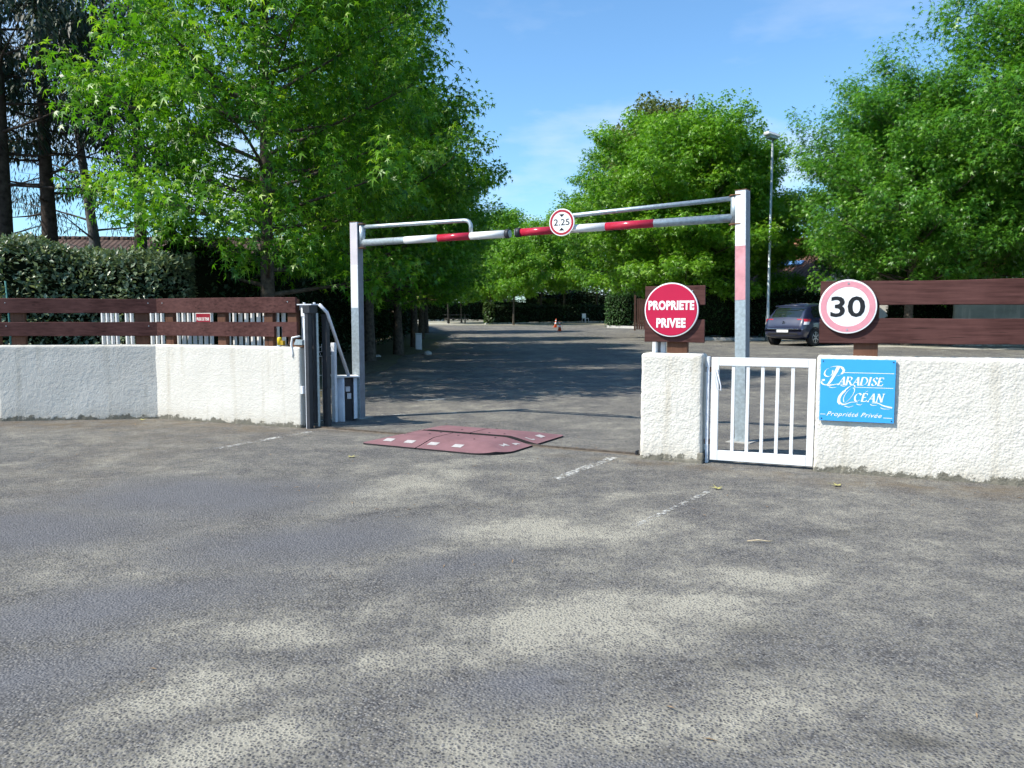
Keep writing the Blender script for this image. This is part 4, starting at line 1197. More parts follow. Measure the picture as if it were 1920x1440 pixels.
GA = 'sweetgum trees along the verge'
plant('gum', 'sweetgum_tree', 'nearest tall sweetgum overhanging the brown fence and barrier post', -4.5, 15.0, 0.90, R(20), group=GA, sz=1.0)
plant('gum2', 'sweetgum_tree', 'sweetgum behind the nearest one, first trunk right of the barrier post', -3.9, 21.6, 0.90, R(200), group=GA, sz=0.96)
plant('gum', 'sweetgum_tree', 'sweetgum with the thick dark trunk by the small kerb stones', -3.6, 25.2, 0.84, R(140), group=GA, sz=0.76)
plant('gum2', 'sweetgum_tree', 'sweetgum with sunlit trunk furthest right on the verge', -3.55, 29.2, 0.84, R(80), group=GA)
plant('gum', 'sweetgum_tree', 'sweetgum behind the sunlit trunk on the verge', -4.1, 36.0, 0.82, R(260), group=GA)
plant('gum2', 'sweetgum_tree', 'farthest sweetgum of the row, before the picnic table', -4.9, 46.0, 0.9, R(10), group=GA)

GC = 'big trees beyond the barrier'
plant('mid', 'plane_tree', 'large bright green tree rising behind the red round sign', 8.1, 38.5, 1.0, R(30), group=GC, sz=0.88)
plant('mid', 'plane_tree', 'bright green tree with lower crown left of the lamp post', 10.6, 40.0, 0.86, R(150), group=GC, sz=0.78)
plant('gum2', 'plane_tree', 'slim green tree forming the left shoulder of the central clump', 8.0, 60.0, 1.28, R(75), group=GC)
PROTO['bronze'] = (PROTO['small'][0], PROTO['small'][1].copy())
PROTO['bronze'][1].materials.clear(); PROTO['bronze'][1].materials.append(M['bronze_leaf'])
plant('bronze', 'plane_tree', 'bronze-tipped tree top showing above the central clump', 8.1, 44.5, 1.25, R(75), group=GC, sz=1.60)
GD = 'trees on the right side'
plant('cool', 'sweetgum_tree', 'broad sweetgum above the fence right of the lamp post', 15.6, 31.5, 1.10, R(0), group=GD)
plant('cool', 'sweetgum_tree', 'tall sweetgum cut off by the right edge of the photo', 21.3, 28.5, 1.45, R(130), group=GD)
plant('cool', 'sweetgum_tree', 'sweetgum filling the crown line between the two right-hand trees', 18.3, 33.0, 1.08, R(310), group=GD)
plant('cool', 'sweetgum_tree', 'low sweetgum behind the house gable right of the lamp post', 18.4, 37.5, 1.05, R(240), group=GD)

GF = 'small trees round the far lawn'
FAR = [(-5.6, 70.5, .95, 'small tree whose trunk stands at the left end of the picnic table'), (-4.7, 74.0, .8, 'small tree behind the middle of the picnic table'),
       (-1.9, 70.0, .9, 'small tree with thin trunk at the hedge end right of the picnic table'), (0.1, 66.0, .92, 'bright small tree growing from the far hedge end'),
       (2.6, 72.0, 1.15, 'far tree behind the hedge above the traffic cones'), (5.0, 76.0, 1.3, 'far tree with thin trunk right above the traffic cones'),
       (-9.0, 82.0, 1.3, 'far tree left of the white building'), (8.5, 80.0, 1.35, 'far tree behind the trimmed bush by the brown gate'),
       (-0.8, 84.0, 1.45, 'far tree behind the picnic lawn, in the gap of sky'), (12.0, 70.0, 1.4, 'far tree hidden behind the central clump'), (-13.5, 92, 1.3, 'far tree behind the white building')]
for i, (x, y, s, lb) in enumerate(FAR):
    plant('small' if i % 3 else 'small', 'lawn_tree', lb, x, y, s, R(47 * i), group=GF)
# a far belt of woodland closes the view
rnd = random.Random(5)
for i in range(15):
    x = -62 + i * 8.6 + rnd.uniform(-2, 2); y = 104 + rnd.uniform(-4, 8)
    k = i - 7
    plant('mid' if i % 2 else 'gum2', 'woodland_tree', 'tree of the distant woodland belt closing the view', x, y, rnd.uniform(0.72, 0.85), R(67 * i), group='distant woodland trees')

GP = 'pines and gum trees at the left edge'
plant('pine', 'pine_tree', 'thick dark pine trunk at the far left edge', -10.4, 16.6, 1.0, R(10), group=GP)
plant('pine', 'pine_tree', 'second dark pine trunk, right of the thickest one', -10.6, 18.6, 0.92, R(150), group=GP)
plant('gumtree', 'eucalyptus_tree', 'slender leaning grey eucalyptus with drooping leaves', -10.2, 20.4, 1.0, R(0), group=GP)
plant('pine', 'pine_tree', 'dark trunk half hidden behind the nearest sweetgum', -11.3, 24.5, 1.0, R(290), group=GP)
plant('gumtree', 'eucalyptus_tree', 'drooping eucalyptus at the far left behind the pines', -14.2, 22.0, 1.05, R(140), group=GP)

# ------------------------------------------------------------------ hedges
def hedge(name, label, path, w, h, leafm, size, dens, seed, group=None, tmpl=None, wob=0.18, cat='hedge', flat=0.0, z_lift=0.0, topvar=0.0, shell=0.16, tone0=0.45, slope=0.0, sq=5):
    """leaves spread through the outer shell of a clipped body that follows path; closed twiggy core inside"""
    t = thing(name, label, cat, (path[0][0], path[0][1], 0), 0, group)
    rs = np.random.RandomState(seed)
    P = [Vector((*p, 0)) for p in path]
    ox, oy = path[0]
    cumul = [0]
    for a, b_ in zip(P[:-1], P[1:]): cumul.append(cumul[-1] + (b_ - a).length)
    Lt = cumul[-1]
    def point(s):
        for i in range(len(P) - 1):
            if s <= cumul[i + 1] or i == len(P) - 2:
                f = (s - cumul[i]) / (cumul[i + 1] - cumul[i]); d = (P[i + 1] - P[i]).normalized()
                return P[i].lerp(P[i + 1], f), d
    def body(s, ang, shrink):
        p, d = point(min(max(s, 0), Lt)); n = Vector((-d.y, d.x, 0))
        e = min(1.0, (min(s, Lt - s) + 0.02) / (w * 0.55)); e = math.sqrt(max(0.0, 1 - (1 - e) ** 2)) * 0.8 + 0.2
        nz = noise.noise(Vector((p.x * .9, p.y * .9, math.cos(ang) * 1.1 + seed))) * wob + noise.noise(Vector((p.x * 2.7, p.y * 2.7, ang * 1.5))) * wob * .6
        hh = h * (1 + topvar * noise.noise(Vector((p.x * .55, p.y * .55, seed * 3.1))))
        hh *= 1 - slope * max(0.0, min(1.0, s / Lt)) ** 2
        c, s_ = math.cos(ang), math.sin(ang)
        q = (abs(c) ** sq + abs(s_) ** sq) ** (-1 / sq)         # squarish section
        rr = (1 + nz - shrink)
        x = c * q * w / 2 * rr * e; zz = hh * (0.5 + 0.5 * s_ * q * (1 + nz * .5 - shrink * .6))
        return p + n * x + Vector((0, 0, max(0.0, zz) + ground_z(p.y) + z_lift)), n * c + Vector((0, 0, s_))
    ns = max(6, int(Lt / 0.6)); na = 12
    vs = []; fs = []
    for i in range(ns + 1):
        for k in range(na):
            q, _ = body(Lt * i / ns, 2 * math.pi * k / na, 0.26)
            vs.append((q.x - ox, q.y - oy, q.z))
    for i in range(ns):
        for k in range(na):
            k2 = (k + 1) % na
            fs.append((i * na + k, i * na + k2, (i + 1) * na + k2, (i + 1) * na + k))
    fs += [tuple(range(na)), tuple(range(ns * na, ns * na + na))]
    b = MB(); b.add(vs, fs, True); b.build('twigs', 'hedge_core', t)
    n = int(dens * Lt * (2 * h + w))
    Pp = np.zeros((n, 3)); Nn = np.zeros((n, 3)); tone = np.zeros(n)
    for i in range(n):
        s = rs.rand() * (Lt + w * .3) - w * .15
        a = rs.rand() * 2 * math.pi
        if a > 3.9 and a < 5.5 and rs.rand() < .8: a = rs.rand() * 3.4 - .1
        dp = abs(rs.randn()) * shell
        q, nn = body(s, a, dp - 0.04)
        out = 1.0
        Pp[i] = (q.x - ox, q.y - oy, q.z); Nn[i] = tuple(nn)
        if s < w * .2 or s > Lt - w * .2:
            _, d = point(min(max(s, 0), Lt)); Nn[i] += np.array(tuple(d)) * (-1 if s < Lt / 2 else 1) * .8
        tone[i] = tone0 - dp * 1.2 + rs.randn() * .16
    T = Nn * .55 + rs.randn(n, 3) * .6 + np.array([0, 0, -0.15 + flat])
    N = Nn * .5 + np.array([0, 0, .95]) + rs.randn(n, 3) * .38
    S = size * (0.65 + .6 * rs.rand(n))
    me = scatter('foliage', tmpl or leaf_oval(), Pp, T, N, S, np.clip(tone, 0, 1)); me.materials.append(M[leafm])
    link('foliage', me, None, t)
    return t
hedge('hedge', 'broad-leaved grey-green hedge behind the fence at the far left', [(-10.8, 13.6), (-8.0, 13.6), (-5.6, 14.0)], 1.5, 2.72, 'hedge_leaf', 0.105, 760, 1, topvar=0.16, wob=0.34, tone0=0.66, slope=0.13, sq=3)
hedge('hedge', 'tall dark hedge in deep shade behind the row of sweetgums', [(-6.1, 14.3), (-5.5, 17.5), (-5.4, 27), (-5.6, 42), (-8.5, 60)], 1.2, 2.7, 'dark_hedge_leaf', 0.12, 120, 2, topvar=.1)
hedge('hedge', 'low clipped hedge across the end of the drive', [(-1.9, 67.6), (3.0, 71.5), (9.4, 76.6), (17, 79)], 1.3, 1.55, 'dark_hedge_leaf', 0.17, 90, 3, wob=.06)
hedge('laurel_bush', 'sunlit pale-leaved shrub at the end of the low clipped hedge', [(-2.2, 67.2), (-1.7, 67.5)], 1.2, 1.7, 'laurel_leaf', 0.22, 220, 4, cat='bush')
hedge('laurel_bush', 'pale flowering shrub peeping over the low clipped hedge', [(2.6, 73.4), (3.9, 74.4)], 1.0, 2.05, 'laurel_leaf', 0.22, 160, 14, cat='bush')
hedge('trimmed_bush', 'round leafy bush on the kerbed island beside the brown gate', [(6.9, 57.4), (8.3, 55.9)], 1.5, 2.35, 'thuja_leaf', 0.16, 240, 5, cat='bush', wob=.14)
hedge('conifer_hedge', 'dark feathery conifer hedge right of the red round sign', [(8.3, 37.2), (9.9, 36.9)], 1.2, 2.75, 'thuja_leaf', 0.16, 320, 6, tmpl=leaf_lance(), flat=.8, wob=.15)
hedge('hedge', 'dark hedge behind the parked car', [(9.9, 37.2), (13.6, 37.0), (16.5, 36.4)], 1.3, 2.0, 'dark_hedge_leaf', 0.15, 150, 7, wob=.2, topvar=.2)
hedge('hedge', 'dark hedge glimpsed between the fence planks right of the car', [(16.4, 35.0), (19.0, 34.0)], 1.2, 1.75, 'dark_hedge_leaf', 0.15, 140, 8)
hedge('hedge', 'dark hedge beyond the picnic lawn', [(-16, 86), (-8, 84.5), (1.5, 84)], 1.4, 2.1, 'dark_hedge_leaf', 0.22, 50, 9)
hedge('hedge', 'tall dark hedge far behind the clipped one', [(1.5, 84), (9, 86), (20, 88)], 1.8, 3.3, 'dark_hedge_leaf', 0.26, 40, 19, topvar=.2)
hedge('conifer_hedge', 'tall dark conifer screen beside the brown garden gate', [(8.9, 50.9), (11.5, 50.6)], 1.1, 2.6, 'thuja_leaf', 0.17, 150, 10, tmpl=leaf_lance(), flat=.8)

# ------------------------------------------------------------------ buildings
def house(name, label, x, y, rz, L, W, H, rise, wallm, roofm, over=0.5, windows=(), chimney=None, skylights=()):
    t = thing(name, label, 'house', (x, y, ground_z(y) - 0.05), rz)
    b = MB(); b.box(-L / 2, L / 2, -W / 2, W / 2, 0, H)
    b.add([(-L / 2, -W / 2, H), (-L / 2, W / 2, H), (-L / 2, 0, H + rise)], [(0, 1, 2)]); b.add([(L / 2, -W / 2, H), (L / 2, W / 2, H), (L / 2, 0, H + rise)], [(0, 2, 1)])
    b.build('wall', wallm, t)
    k = rise / (W / 2)
    rf_ = None
    for s in (-1, 1):
        b = MB(); e = L / 2 + over; yo = W / 2 + over; zo = H - over * k; th = 0.14
        b.add([(-e, 0, H + rise + 0.03), (e, 0, H + rise + 0.03), (e, s * yo, zo + 0.03), (-e, s * yo, zo + 0.03),
               (-e, 0, H + rise + th + 0.03), (e, 0, H + rise + th + 0.03), (e, s * yo, zo + th + 0.03), (-e, s * yo, zo + th + 0.03)],
              [(3, 2, 1, 0), (4, 5, 6, 7), (0, 1, 5, 4), (1, 2, 6, 5), (2, 3, 7, 6), (3, 0, 4, 7)])
        rf_ = b.build('roof', roofm, t)
        b = MB(); b.box(-e, e, s * yo - 0.02 if s > 0 else -yo - 0.02, s * yo + 0.02 if s > 0 else -yo + 0.02, zo - 0.10, zo + 0.02); b.build('fascia', 'wood_trim', rf_)
    # ridge tiles
    n = int((L + 2 * over) / 0.42); e = L / 2 + over
    rt = None
    for i in range(n):
        if rt is None:
            b = MB(); b.tube([(0, 0, 0), (0.40, 0, 0)], [0.13, 0.115], 8); rt = b.build('ridge_tile', roofm, rf_); o = rt
        else: o = link('ridge_tile', rt.data, None, rf_)
        o.location = (-e + i * 0.42, 0, H + rise + 0.16)
    for (wx, wz, ww, wh, side) in windows:
        yy = side * (W / 2 + 0.01)
        b = MB(); b.box(wx - ww / 2 - .06, wx + ww / 2 + .06, yy - .03, yy + .03, wz - .06, wz + wh + .06); fr = b.build('window', 'white_paint', t)
        b = MB(); b.box(wx - ww / 2, wx + ww / 2, yy - .04, yy + .04, wz, wz + wh); b.build('pane', 'car_glass', fr)
    if chimney:
        b = MB(); b.box(chimney - .35, chimney + .35, -.3, .3, H + rise * .6, H + rise + .9); b.build('chimney', wallm, t)
    for (sx_, f) in skylights:
        b = MB(); s = -1; z = H + rise * (1 - f) + .2; yy = s * W / 2 * f
        mx = Matrix.Translation((sx_, yy, z)) @ Matrix.Rotation(math.atan(k), 4, 'X')
        b.box(-.55, .55, -.2, .2, 0, .06, mx); b.build('skylight', 'skylight', t)
    return t
house('house', 'cream house with orange tiled roof behind the broad sweetgum', 22.5, 49.0, R(-8), 11, 7, 3.6, 1.9, 'cream_wall', 'roof_orange', windows=((-2.6, 1.0, 1.2, 1.3, -1), (1.5, 1.0, 1.2, 1.3, -1), (4.0, 1.0, 1.0, 1.3, -1)))
house('house', 'brown roofed house with skylights right of the lamp post', 15.3, 46.5, R(-52), 7.5, 5.2, 2.55, 1.7, 'cream_wall', 'roof_brown', over=.6, windows=((1.0, 1.0, 1.1, 1.2, -1),), skylights=((1.6, .32), (.2, .32)))
house('house', 'long brown roofed house behind the pines at the left', -18.5, 36.0, R(4), 17, 7, 2.9, 1.5, 'cream_wall', 'roof_shadowed', windows=((4.0, 1.0, 1.2, 1.3, -1), (0.5, 1.0, 1.2, 1.3, -1)))
house('house', 'far white building with red roof beyond the picnic lawn', -13.6, 100, R(2), 10, 6, 2.5, 1.2, 'white_wall', 'roof_orange', windows=((3.0, .9, 1.1, 1.1, -1),))
# lattice balcony rail below the brown roof
lt = thing('lattice_rail', 'white lattice railing under the brown roof behind the car', 'railing', (13.1, 40.2, ground_z(40) + 2.30), R(-4))
for z in (0.0, 0.40):
    b = MB(); b.box(0, 1.5, -.03, .03, z, z + .05); b.build('rail', 'white_paint', lt)
for i in range(11):
    for sgn in (1, -1):
        x = 0.03 + i * 0.132
        b = MB(); a, c = (x, x + .12) if sgn > 0 else (x + .12, x)
        b.tube([(a, .01 * sgn, .05), (c, .01 * sgn, .40)], 0.018, 4); b.build('lattice_slat', 'white_paint', lt)
for x in (0.02, 1.48):
    b = MB(); b.box(x - .04, x + .04, .04, .12, -2.3, .5); b.build('post', 'white_paint', lt)
# old wall on the right, beyond the fence
ow = thing('garden_wall', 'weathered grey-green wall glimpsed between the right fence planks', 'wall', (17.0, 30.9, ground_z(30.9)), R(-16))
wall_mesh('render', 9.0, 0.25, 1.75, ow, mat='old_render', s=0.15, r=0.04, amp=0.02, seed=9)
# brown garden gate beside the bush
gg = thing('garden_gate', 'brown boarded garden gate beside the round bush', 'gate', (7.75, 50.6, ground_z(50.6)), R(-12))
for i in range(7):
    b = MB(); b.box(0.08 + i * .145, 0.21 + i * .145, -.02, .02, .06, 2.0 + .02 * (i % 2), ch=.004); b.build('board', 'gate_wood', gg)
for x in (0.0, 1.15):
    b = MB(); b.box(x - .06, x + .06, -.06, .06, 0, 2.25, ch=.006); b.build('post', 'gate_wood', gg)
b = MB(); b.box(0.08, 1.09, .02, .06, .4, .5); b.box(.08, 1.09, .02, .06, 1.5, 1.6); b.build('ledge', 'gate_wood', gg)

# ------------------------------------------------------------------ lamp post
lp = thing('street_lamp', 'tall grey street lamp behind the parked car', 'street lamp', (11.22, 35.2, ground_z(35.2)), R(200))
H = 8.72
b = MB(); b.tube([(0, 0, -.1), (0, 0, 1.1), (0, 0, 1.15), (0, 0, H)], [.095, .09, .075, .042], 16); b.build('pole', 'galvanised', lp)
b = MB(); b.box(-.03, .03, -.098, -.06, .5, .85, ch=.004); b.build('door', 'grey_steel', lp)
b = MB(); b.box(-.16, .22, -.17, .17, H - .02, H + .07); b.v = [(x * (1 if z < H + .1 else .8), y, z + x * .18) for x, y, z in b.v]
b.build('lens', 'lamp_glass', lp)
b = MB(); b.box(-.27, .36, -.20, .20, H + .07, H + .22, ch=.05); b.v = [(x, y * (1 if z < H + .15 else .85), z + x * .18) for x, y, z in b.v]
b.build('housing', 'lamp_housing', lp)

# ------------------------------------------------------------------ parked car
def car():
    t = thing('parked_car', 'dark blue-grey hatchback parked before the hedge, half behind the speed sign', 'car', (10.5, 31.1, ground_z(31.1)), math.atan2(0.60, 0.78))
    t.scale = (1.05, 1.05, 1.10)
    # local x: forward, 0 = rear bumper; local y: left
    XS = [0.0, 0.04, 0.14, 0.30, 0.52, 0.75, 1.1, 1.6, 2.1, 2.5, 2.85, 3.2, 3.55, 3.80, 3.92, 3.95]
    TOP = [0.66, 0.80, 0.97, 1.17, 1.40, 1.47, 1.51, 1.525, 1.50, 1.36, 1.12, 1.00, 0.93, 0.84, 0.70, 0.62]
    HW = [0.74, 0.80, 0.835, 0.85, 0.86, 0.865, 0.865, 0.865, 0.865, 0.865, 0.86, 0.85, 0.82, 0.74, 0.62, 0.52]
    BELT = [0.60, 0.72, 0.88, 0.92, 0.95, 0.955, 0.95, 0.94, 0.93, 0.92, 0.91, 0.90, 0.86, 0.78, 0.66, 0.58]
    BOT = [0.38, 0.32, 0.28, 0.24, 0.22, 0.20, 0.19, 0.19, 0.19, 0.19, 0.20, 0.21, 0.23, 0.27, 0.33, 0.38]
    n = 64; m = 40
    xs = np.concatenate([np.linspace(0, .6, 22), np.linspace(.6, 3.3, 30)[1:], np.linspace(3.3, 3.95, 14)[1:]])
    it = lambda a: np.interp(xs, XS, a)
    def smooth1(a, k=2):
        for _ in range(k):
            c = a.copy(); c[1:-1] = (a[:-2] + 2 * a[1:-1] + a[2:]) / 4; a = c
        return a
    top, hw, belt, bot = (smooth1(it(a), 2) for a in (TOP, HW, BELT, BOT))
    secs = []
    for i, x in enumerate(xs):
        T_, w, B, b0 = top[i], hw[i], min(belt[i], top[i] - .04), bot[i]
        gw = w - 0.06 - 0.22 * max(0, min(1, (T_ - B) / .58))        # width at window top
        pts = [(0, b0), (w * .80, b0), (w * .97, b0 + .06), (w * 1.0, b0 + .22), (w * 1.01, (b0 + B) / 2 + .06), (w * .995, B - .10), (w * .965, B), 
               (gw + (w * .965 - gw) * .5, B + (T_ - B) * .45), (gw, B + (T_ - B) * .86), (gw * .88, T_ - .012), (gw * .5, T_), (0, T_ + .008)]
        s = np.linspace(0, len(pts) - 1, m)
        P = np.array(pts)
        secs.append(np.stack([np.interp(s, np.arange(len(pts)), smooth1(P[:, 0], 1)), np.interp(s, np.arange(len(pts)), P[:, 1])], 1))
    V = []; groups = {'body': [], 'rear_window': [], 'side_window': [], 'windscreen': [], 'bumper_trim': []}
    for i, x in enumerate(xs):
        ring_ = [(x, -p[0], p[1]) for p in secs[i]] + [(x, p[0], p[1]) for p in secs[i][::-1][1:-1]]
        V += ring_
    k = 2 * m - 2
    for i in range(len(xs) - 1):
        for j in range(k):
            f = (i * k + j, i * k + (j + 1) % k, (i + 1) * k + (j + 1) % k, (i + 1) * k + j)
            c = sum((Vector(V[q]) for q in f), Vector()) / 4
            B = (belt[i] + belt[i + 1]) / 2; T_ = (top[i] + top[i + 1]) / 2
            gw = 0.865 - .06 - .22 * max(0, min(1, (T_ - B) / .58))
            g = 'body'
            if 0.16 < c.x < 0.47 and c.z > T_ - .03 and abs(c.y) < 0.60 + .0: g = 'rear_window'
            elif 2.12 < c.x < 2.86 and c.z > T_ - .05 and abs(c.y) < .62: g = 'windscreen'
            elif B + .03 < c.z < T_ - .085 and 0.72 < c.x < 2.45 and not (1.62 < c.x < 1.72) and c.x > 0.60 + (c.z - .95) * .5: g = 'side_window'
            groups[g].append(f)
    matn = {'body': 'car_paint', 'rear_window': 'car_glass', 'side_window': 'car_glass', 'windscreen': 'car_glass'}
    groups['body'].append(tuple(range(k))[::-1]); groups['body'].append(tuple((len(xs) - 1) * k + q for q in range(k)))
    for g, fs in groups.items():
        if not fs: continue
        used = sorted({q for f in fs for q in f}); mp_ = {q: i for i, q in enumerate(used)}
        b = MB(); b.add([V[q] for q in used], [tuple(mp_[q] for q in f) for f in fs], True); o = b.build(g, matn[g], t)
    # lower dark sill and bumper insert
    b = MB(); b.box(-.012, .03, -.62, .62, .40, .47, ch=.01); b.build('bumper_insert', 'black_plastic', t)
    b = MB(); b.box(-.030, .02, -.66, .66, .585, .615, ch=.008); b.build('bumper_lip', 'chrome', t)
    b = MB(); b.box(-.035, .02, -.27, .25, .48, .58, ch=.004); b.build('plate_recess', 'black_plastic', t)
    b = MB(); b.box(-.042, -.030, -.25, .23, .485, .575, ch=.003); pl = b.build('number_plate', 'number_plate', t)
    for i in range(7):
        if i in (2, 5): continue
        b = MB(); b.box(-.0435, -.0415, .16 - i * .052, .19 - i * .052, .51, .55); b.build('smudged_character', 'plate_grey', pl)
    # tail lamps wrap round the corners
    for s in (-1, 1):
        def lamp(zs, mat, nm, grow_):
            prof = [(0.045 + (z - .72) * .42) for z in zs]
            vs = []; 
            for z, px_ in zip(zs, prof):
                vs += [(px_ - .012, s * .50, z), (px_ - .008, s * .68, z), (px_ + .03, s * .815, z), (px_ + .16, s * .872, z), (px_ + .24 + grow_, s * .880, z)]
            nn = len(zs)
            b = MB(); b.add(vs, [(r * 5 + c, r * 5 + c + 1, r * 5 + c + 6, r * 5 + c + 5) for r in range(nn - 1) for c in range(4)], True); b.build(nm, mat, t)
        lamp([.86, .91, .955], 'tail_red', 'tail_lamp', .05)
        lamp([.76, .81, .858], 'tail_clear', 'reversing_lamp', 0)
        b = MB(); b.box(1.0, 1.16, s * .862, s * .888, .80, .83, ch=.006); b.build('door_handle', 'chrome', t)
        b = MB(); b.box(2.42, 2.56, s * .87, s * 1.0, .95, 1.07, ch=.03); b.build('mirror', 'car_paint', t)
    # double chevron emblem on the hatch
    b = MB()
    for z in (.775, .825):
        b.add([(.035, -.055, z), (.035, 0, z + .035), (.035, .055, z), (.035, .055, z + .025), (.035, 0, z + .06), (.035, -.055, z + .025)], [(0, 1, 4, 5), (1, 2, 3, 4)])
    b.build('emblem', 'chrome', t)
    b = MB(); b.tube([(.30, 0, 1.16), (.22, .35, 1.06)], .012, 6); b.build('wiper', 'black_plastic', t)
    b = MB(); b.tube([(.9, 0, 1.50), (.80, 0, 1.66)], .008, 6); b.build('aerial', 'black_plastic', t)
    b = MB(); b.tube([(.42, -.60, 1.40), (.36, -.2, 1.425), (.36, .2, 1.425), (.42, .60, 1.40)], .022, 8); b.build('spoiler', 'car_paint', t)
    for x in (0.72, 3.18):
        for s in (-1, 1):
            w = bpy.data.objects.new('wheel', None); COL.objects.link(w); w.parent = t; w.location = (x, s * .80, .31)
            b = MB(); b.lathe([(.20, -.105), (.285, -.11), (.31, -.09), (.31, .09), (.285, .11), (.20, .105)], 36); b.build('tyre', 'tyre', w)
            b = MB(); b.lathe([(.205, s * .09), (.20, s * .108), (.17, s * .10), (.165, s * .03)], 30); b.build('rim', 'rim_alloy', w)
            b = MB(); b.lathe([(.166, s * .05), (.01, s * .05)], 24); b.build('brake_disc', 'black_plastic', w)
            for q in range(6):
                mx = Matrix.Rotation(R(60 * q), 4, 'Y')
                b = MB(); b.box(-.022, .022, min(s * .07, s * .112), max(s * .07, s * .112), .02, .185, mx, ch=.006); b.build('spoke', 'rim_alloy', w)
            b = MB(); b.lathe([(.35, s * .062), (.35, s * .075), (.31, s * .076), (.31, s * .062)], 36, Matrix.Translation((x, s * .80, .33))); b.build('wheel_arch', 'black_plastic', t)
car()

# ------------------------------------------------------------------ cones, picnic table, odds and ends
def cone(label, x, y, tilt=0):
    t = thing('traffic_cone', label, 'traffic cone', (x, y, ground_z(y)), R(20), 'traffic cones')
    t.rotation_euler = (0, R(tilt), R(20)); t.scale = (.8, .8, .8)
    b = MB(); b.box(-.19, .19, -.19, .19, 0, .035, ch=.01); b.build('base', 'cone_orange', t)
    def fr(z0, z1, m, nm, e=0.0):
        r = lambda z: .135 - (z - .035) * .145 + e
        b = MB(); b.lathe([(r(z0), z0), (r(z1), z1)], 20, Matrix.Rotation(R(90), 4, 'X')); b.build(nm, m, t)
    fr(.035, .78, 'cone_orange', 'body'); fr(.30, .44, 'sign_white', 'white_band', .002); fr(.55, .66, 'sign_white', 'white_band', .002)
cone('orange and white traffic cone standing nearest on the far drive', 2.92, 49.2)
cone('orange and white traffic cone just behind the nearest one', 3.1, 57.5, 6)

def picnic(x, y):
    t = thing('picnic_table', 'weathered wooden picnic table with benches on the far lawn', 'picnic table', (x, y, ground_z(y)), R(4))
    for i in range(5):
        b = MB(); b.box(-1.1, 1.1, -.36 + i * .148, -.36 + i * .148 + .135, .72, .765, ch=.005); b.build('table_board', 'table_wood', t)
    for s in (-1, 1):
        for k in (0, 1):
            b = MB(); b.box(-1.1, 1.1, s * (.62 + k * .15) - .065, s * (.62 + k * .15) + .065, .42, .46, ch=.005); b.build('bench_board', 'table_wood', t)
    for x_ in (-.75, .75):
        for s in (-1, 1):
            b = MB(); b.tube([(x_, s * .72, 0), (x_, s * .22, .72)], .055, 6); b.build('leg', 'table_wood', t)
        b = MB(); b.box(x_ + .06, x_ + .10, -.8, .8, .34, .42); b.build('cross_beam', 'table_wood', t)
picnic(-4.9, 71.0)

def unclear_object(x, y):  # unclear white object, the shape of a small chair made up for it
    t = thing('guessed_chair', 'small white object lying before the far clipped hedge', 'chair', (x, y, ground_z(y)), R(35))
    b = MB(); b.box(-.22, .22, -.22, .22, .40, .44, ch=.01); b.build('seat', 'white_paint', t)
    b = MB(); b.box(-.22, .22, .19, .23, .44, .85, ch=.01); b.build('backrest', 'white_paint', t)
    for a in (-.19, .19):
        for c in (-.19, .19):
            b = MB(); b.tube([(a, c, .40), (a * 1.15, c * 1.15, 0)], .025, 6); b.build('leg', 'white_paint', t)
unclear_object(6.6, 72.2)

# verge stones beside the trunks
def stone(label, x, y, s, seed):
    bm = bmesh.new(); bmesh.ops.create_icosphere(bm, subdivisions=2, radius=s)
    for v in bm.verts:
        v.co *= 1 + .25 * noise.noise(v.co * 3 / s * .4 + Vector((seed, 0, 0))); v.co.z *= .55
    me = bpy.data.meshes.new('edging_stone'); bm.to_mesh(me); bm.free()
    o = link('edging_stone', me, 'kerb_stone'); o.location = (x, y, ground_z(y) + s * .3); o.rotation_euler = (0, 0, seed)
    tag(o, label, 'stone', 'pale stones along the verge')
stone('pale edging stone right of the sunlit trunk', -2.7, 25.6, .15, 1)
stone('pale edging stone left of the thick dark trunk', -4.0, 23.6, .16, 2)
# utility cabinet by the trunk
uc = thing('utility_cabinet', 'small pale green utility box leaning by the sunlit trunk', 'cabinet', (-3.22, 27.6, ground_z(27.6)), R(10))
b = MB(); b.box(-.11, .11, -.08, .08, 0, .62, ch=.01); b.build('cabinet', 'galvanised', uc)
b = MB(); b.box(-.09, .09, -.09, -.08, .08, .56, ch=.003); b.build('door', 'white_worn', uc)
# teal net strip on the old hedge corner post
np_ = thing('netting_post', 'thin teal netted post at the left corner of the broad-leaved hedge', 'post', (-7.98, 12.72, 0), 0)
b = MB(); b.tube([(0, 0, 0), (0.02, 0, 1.2), (-0.02, 0, 1.98)], 0.014, 8); b.build('post', 'teal_net', np_)

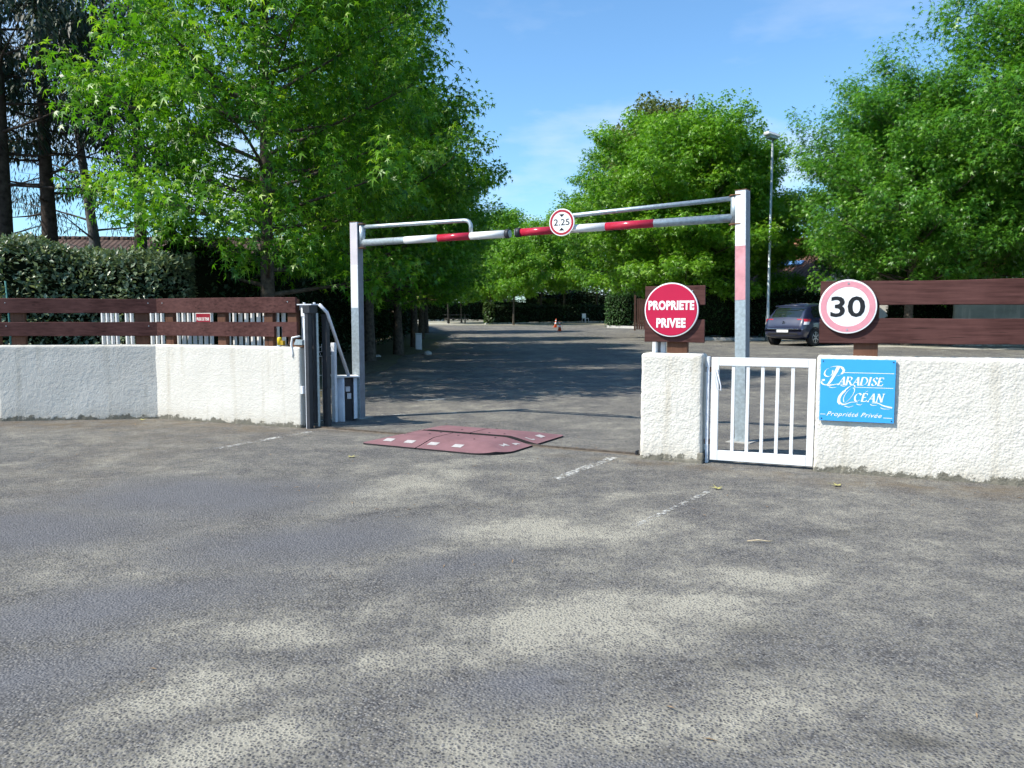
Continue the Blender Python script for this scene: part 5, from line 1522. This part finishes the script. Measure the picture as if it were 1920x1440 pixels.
# fallen leaves, twigs and needles
rs_ = random.Random(77)
def fallen(name, label, x, y, s, rz, mat, tm, cat, grp):
    V0, F0 = tm
    b = MB(); b.add([(p[0] * s, p[1] * s, 0.006 + abs(p[2]) * s * .6 + rs_.random() * .004) for p in V0], [tuple(f) for f in F0])
    o = b.build(name, mat); o.location = (x, y, ground_z(y)); o.rotation_euler = (0, 0, rz); tag(o, label, cat, grp)
for (x, y, s, lb) in ((-1.66, 7.95, .13, 'pale yellow-green leaf lying left of the speed bump'), (1.69, 6.43, .12, 'yellow leaf lying before the small white gate'),
                      (2.75, 6.56, .13, 'yellow leaf lying before the blue board'), (-5.05, 10.85, .13, 'pale leaf lying at the bend of the left wall')):
    fallen('fallen_leaf', lb, x, y, s, rs_.random() * 6, 'dead_leaf', leaf_star(True), 'leaf', 'fallen leaves')
b = MB(); b.tube([(0, 0, .012), (.07, .01, .016), (.13, .0, .012), (.17, .012, .014)], [.004, .005, .004, .002], 7)
o = b.build('twig', 'twig_bark'); o.location = (1.47, 4.9, 0); o.rotation_euler = (0, 0, R(-4)); tag(o, 'short pale twig lying on the asphalt right of centre', 'twig')
# specks of litter nobody could count
P = []; n = 420
rr = np.random.RandomState(4)
P = np.stack([rr.uniform(-6, 4.5, n), rr.uniform(2.0, 11.5, n) , np.full(n, .006)], 1)
near = (P[:, 1] > 5.6) | (rr.rand(n) < .35)
P = P[near]
sel = []
for q in P:
    # keep off the walls
    lx = (q[0] - GR[0]) * math.cos(GRA) + (q[1] - GR[1]) * math.sin(GRA); ly = -(q[0] - GR[0]) * math.sin(GRA) + (q[1] - GR[1]) * math.cos(GRA)
    if lx > -.1 and ly > -.05: continue
    sel.append(q)
P = np.array(sel); n = len(P)
T = np.stack([rr.randn(n), rr.randn(n), rr.randn(n) * .1], 1); N = np.tile([0, 0, 1.0], (n, 1)) + rr.randn(n, 3) * .1
me = scatter('litter', leaf_lance(), P, T, N, rr.uniform(.02, .06, n), rr.rand(n)); me.materials.append(M['dry_needle'])
o = link('litter', me, None); o['kind'] = 'stuff'; tag(o, 'dry needles and leaf specks scattered over the asphalt', 'leaf litter')
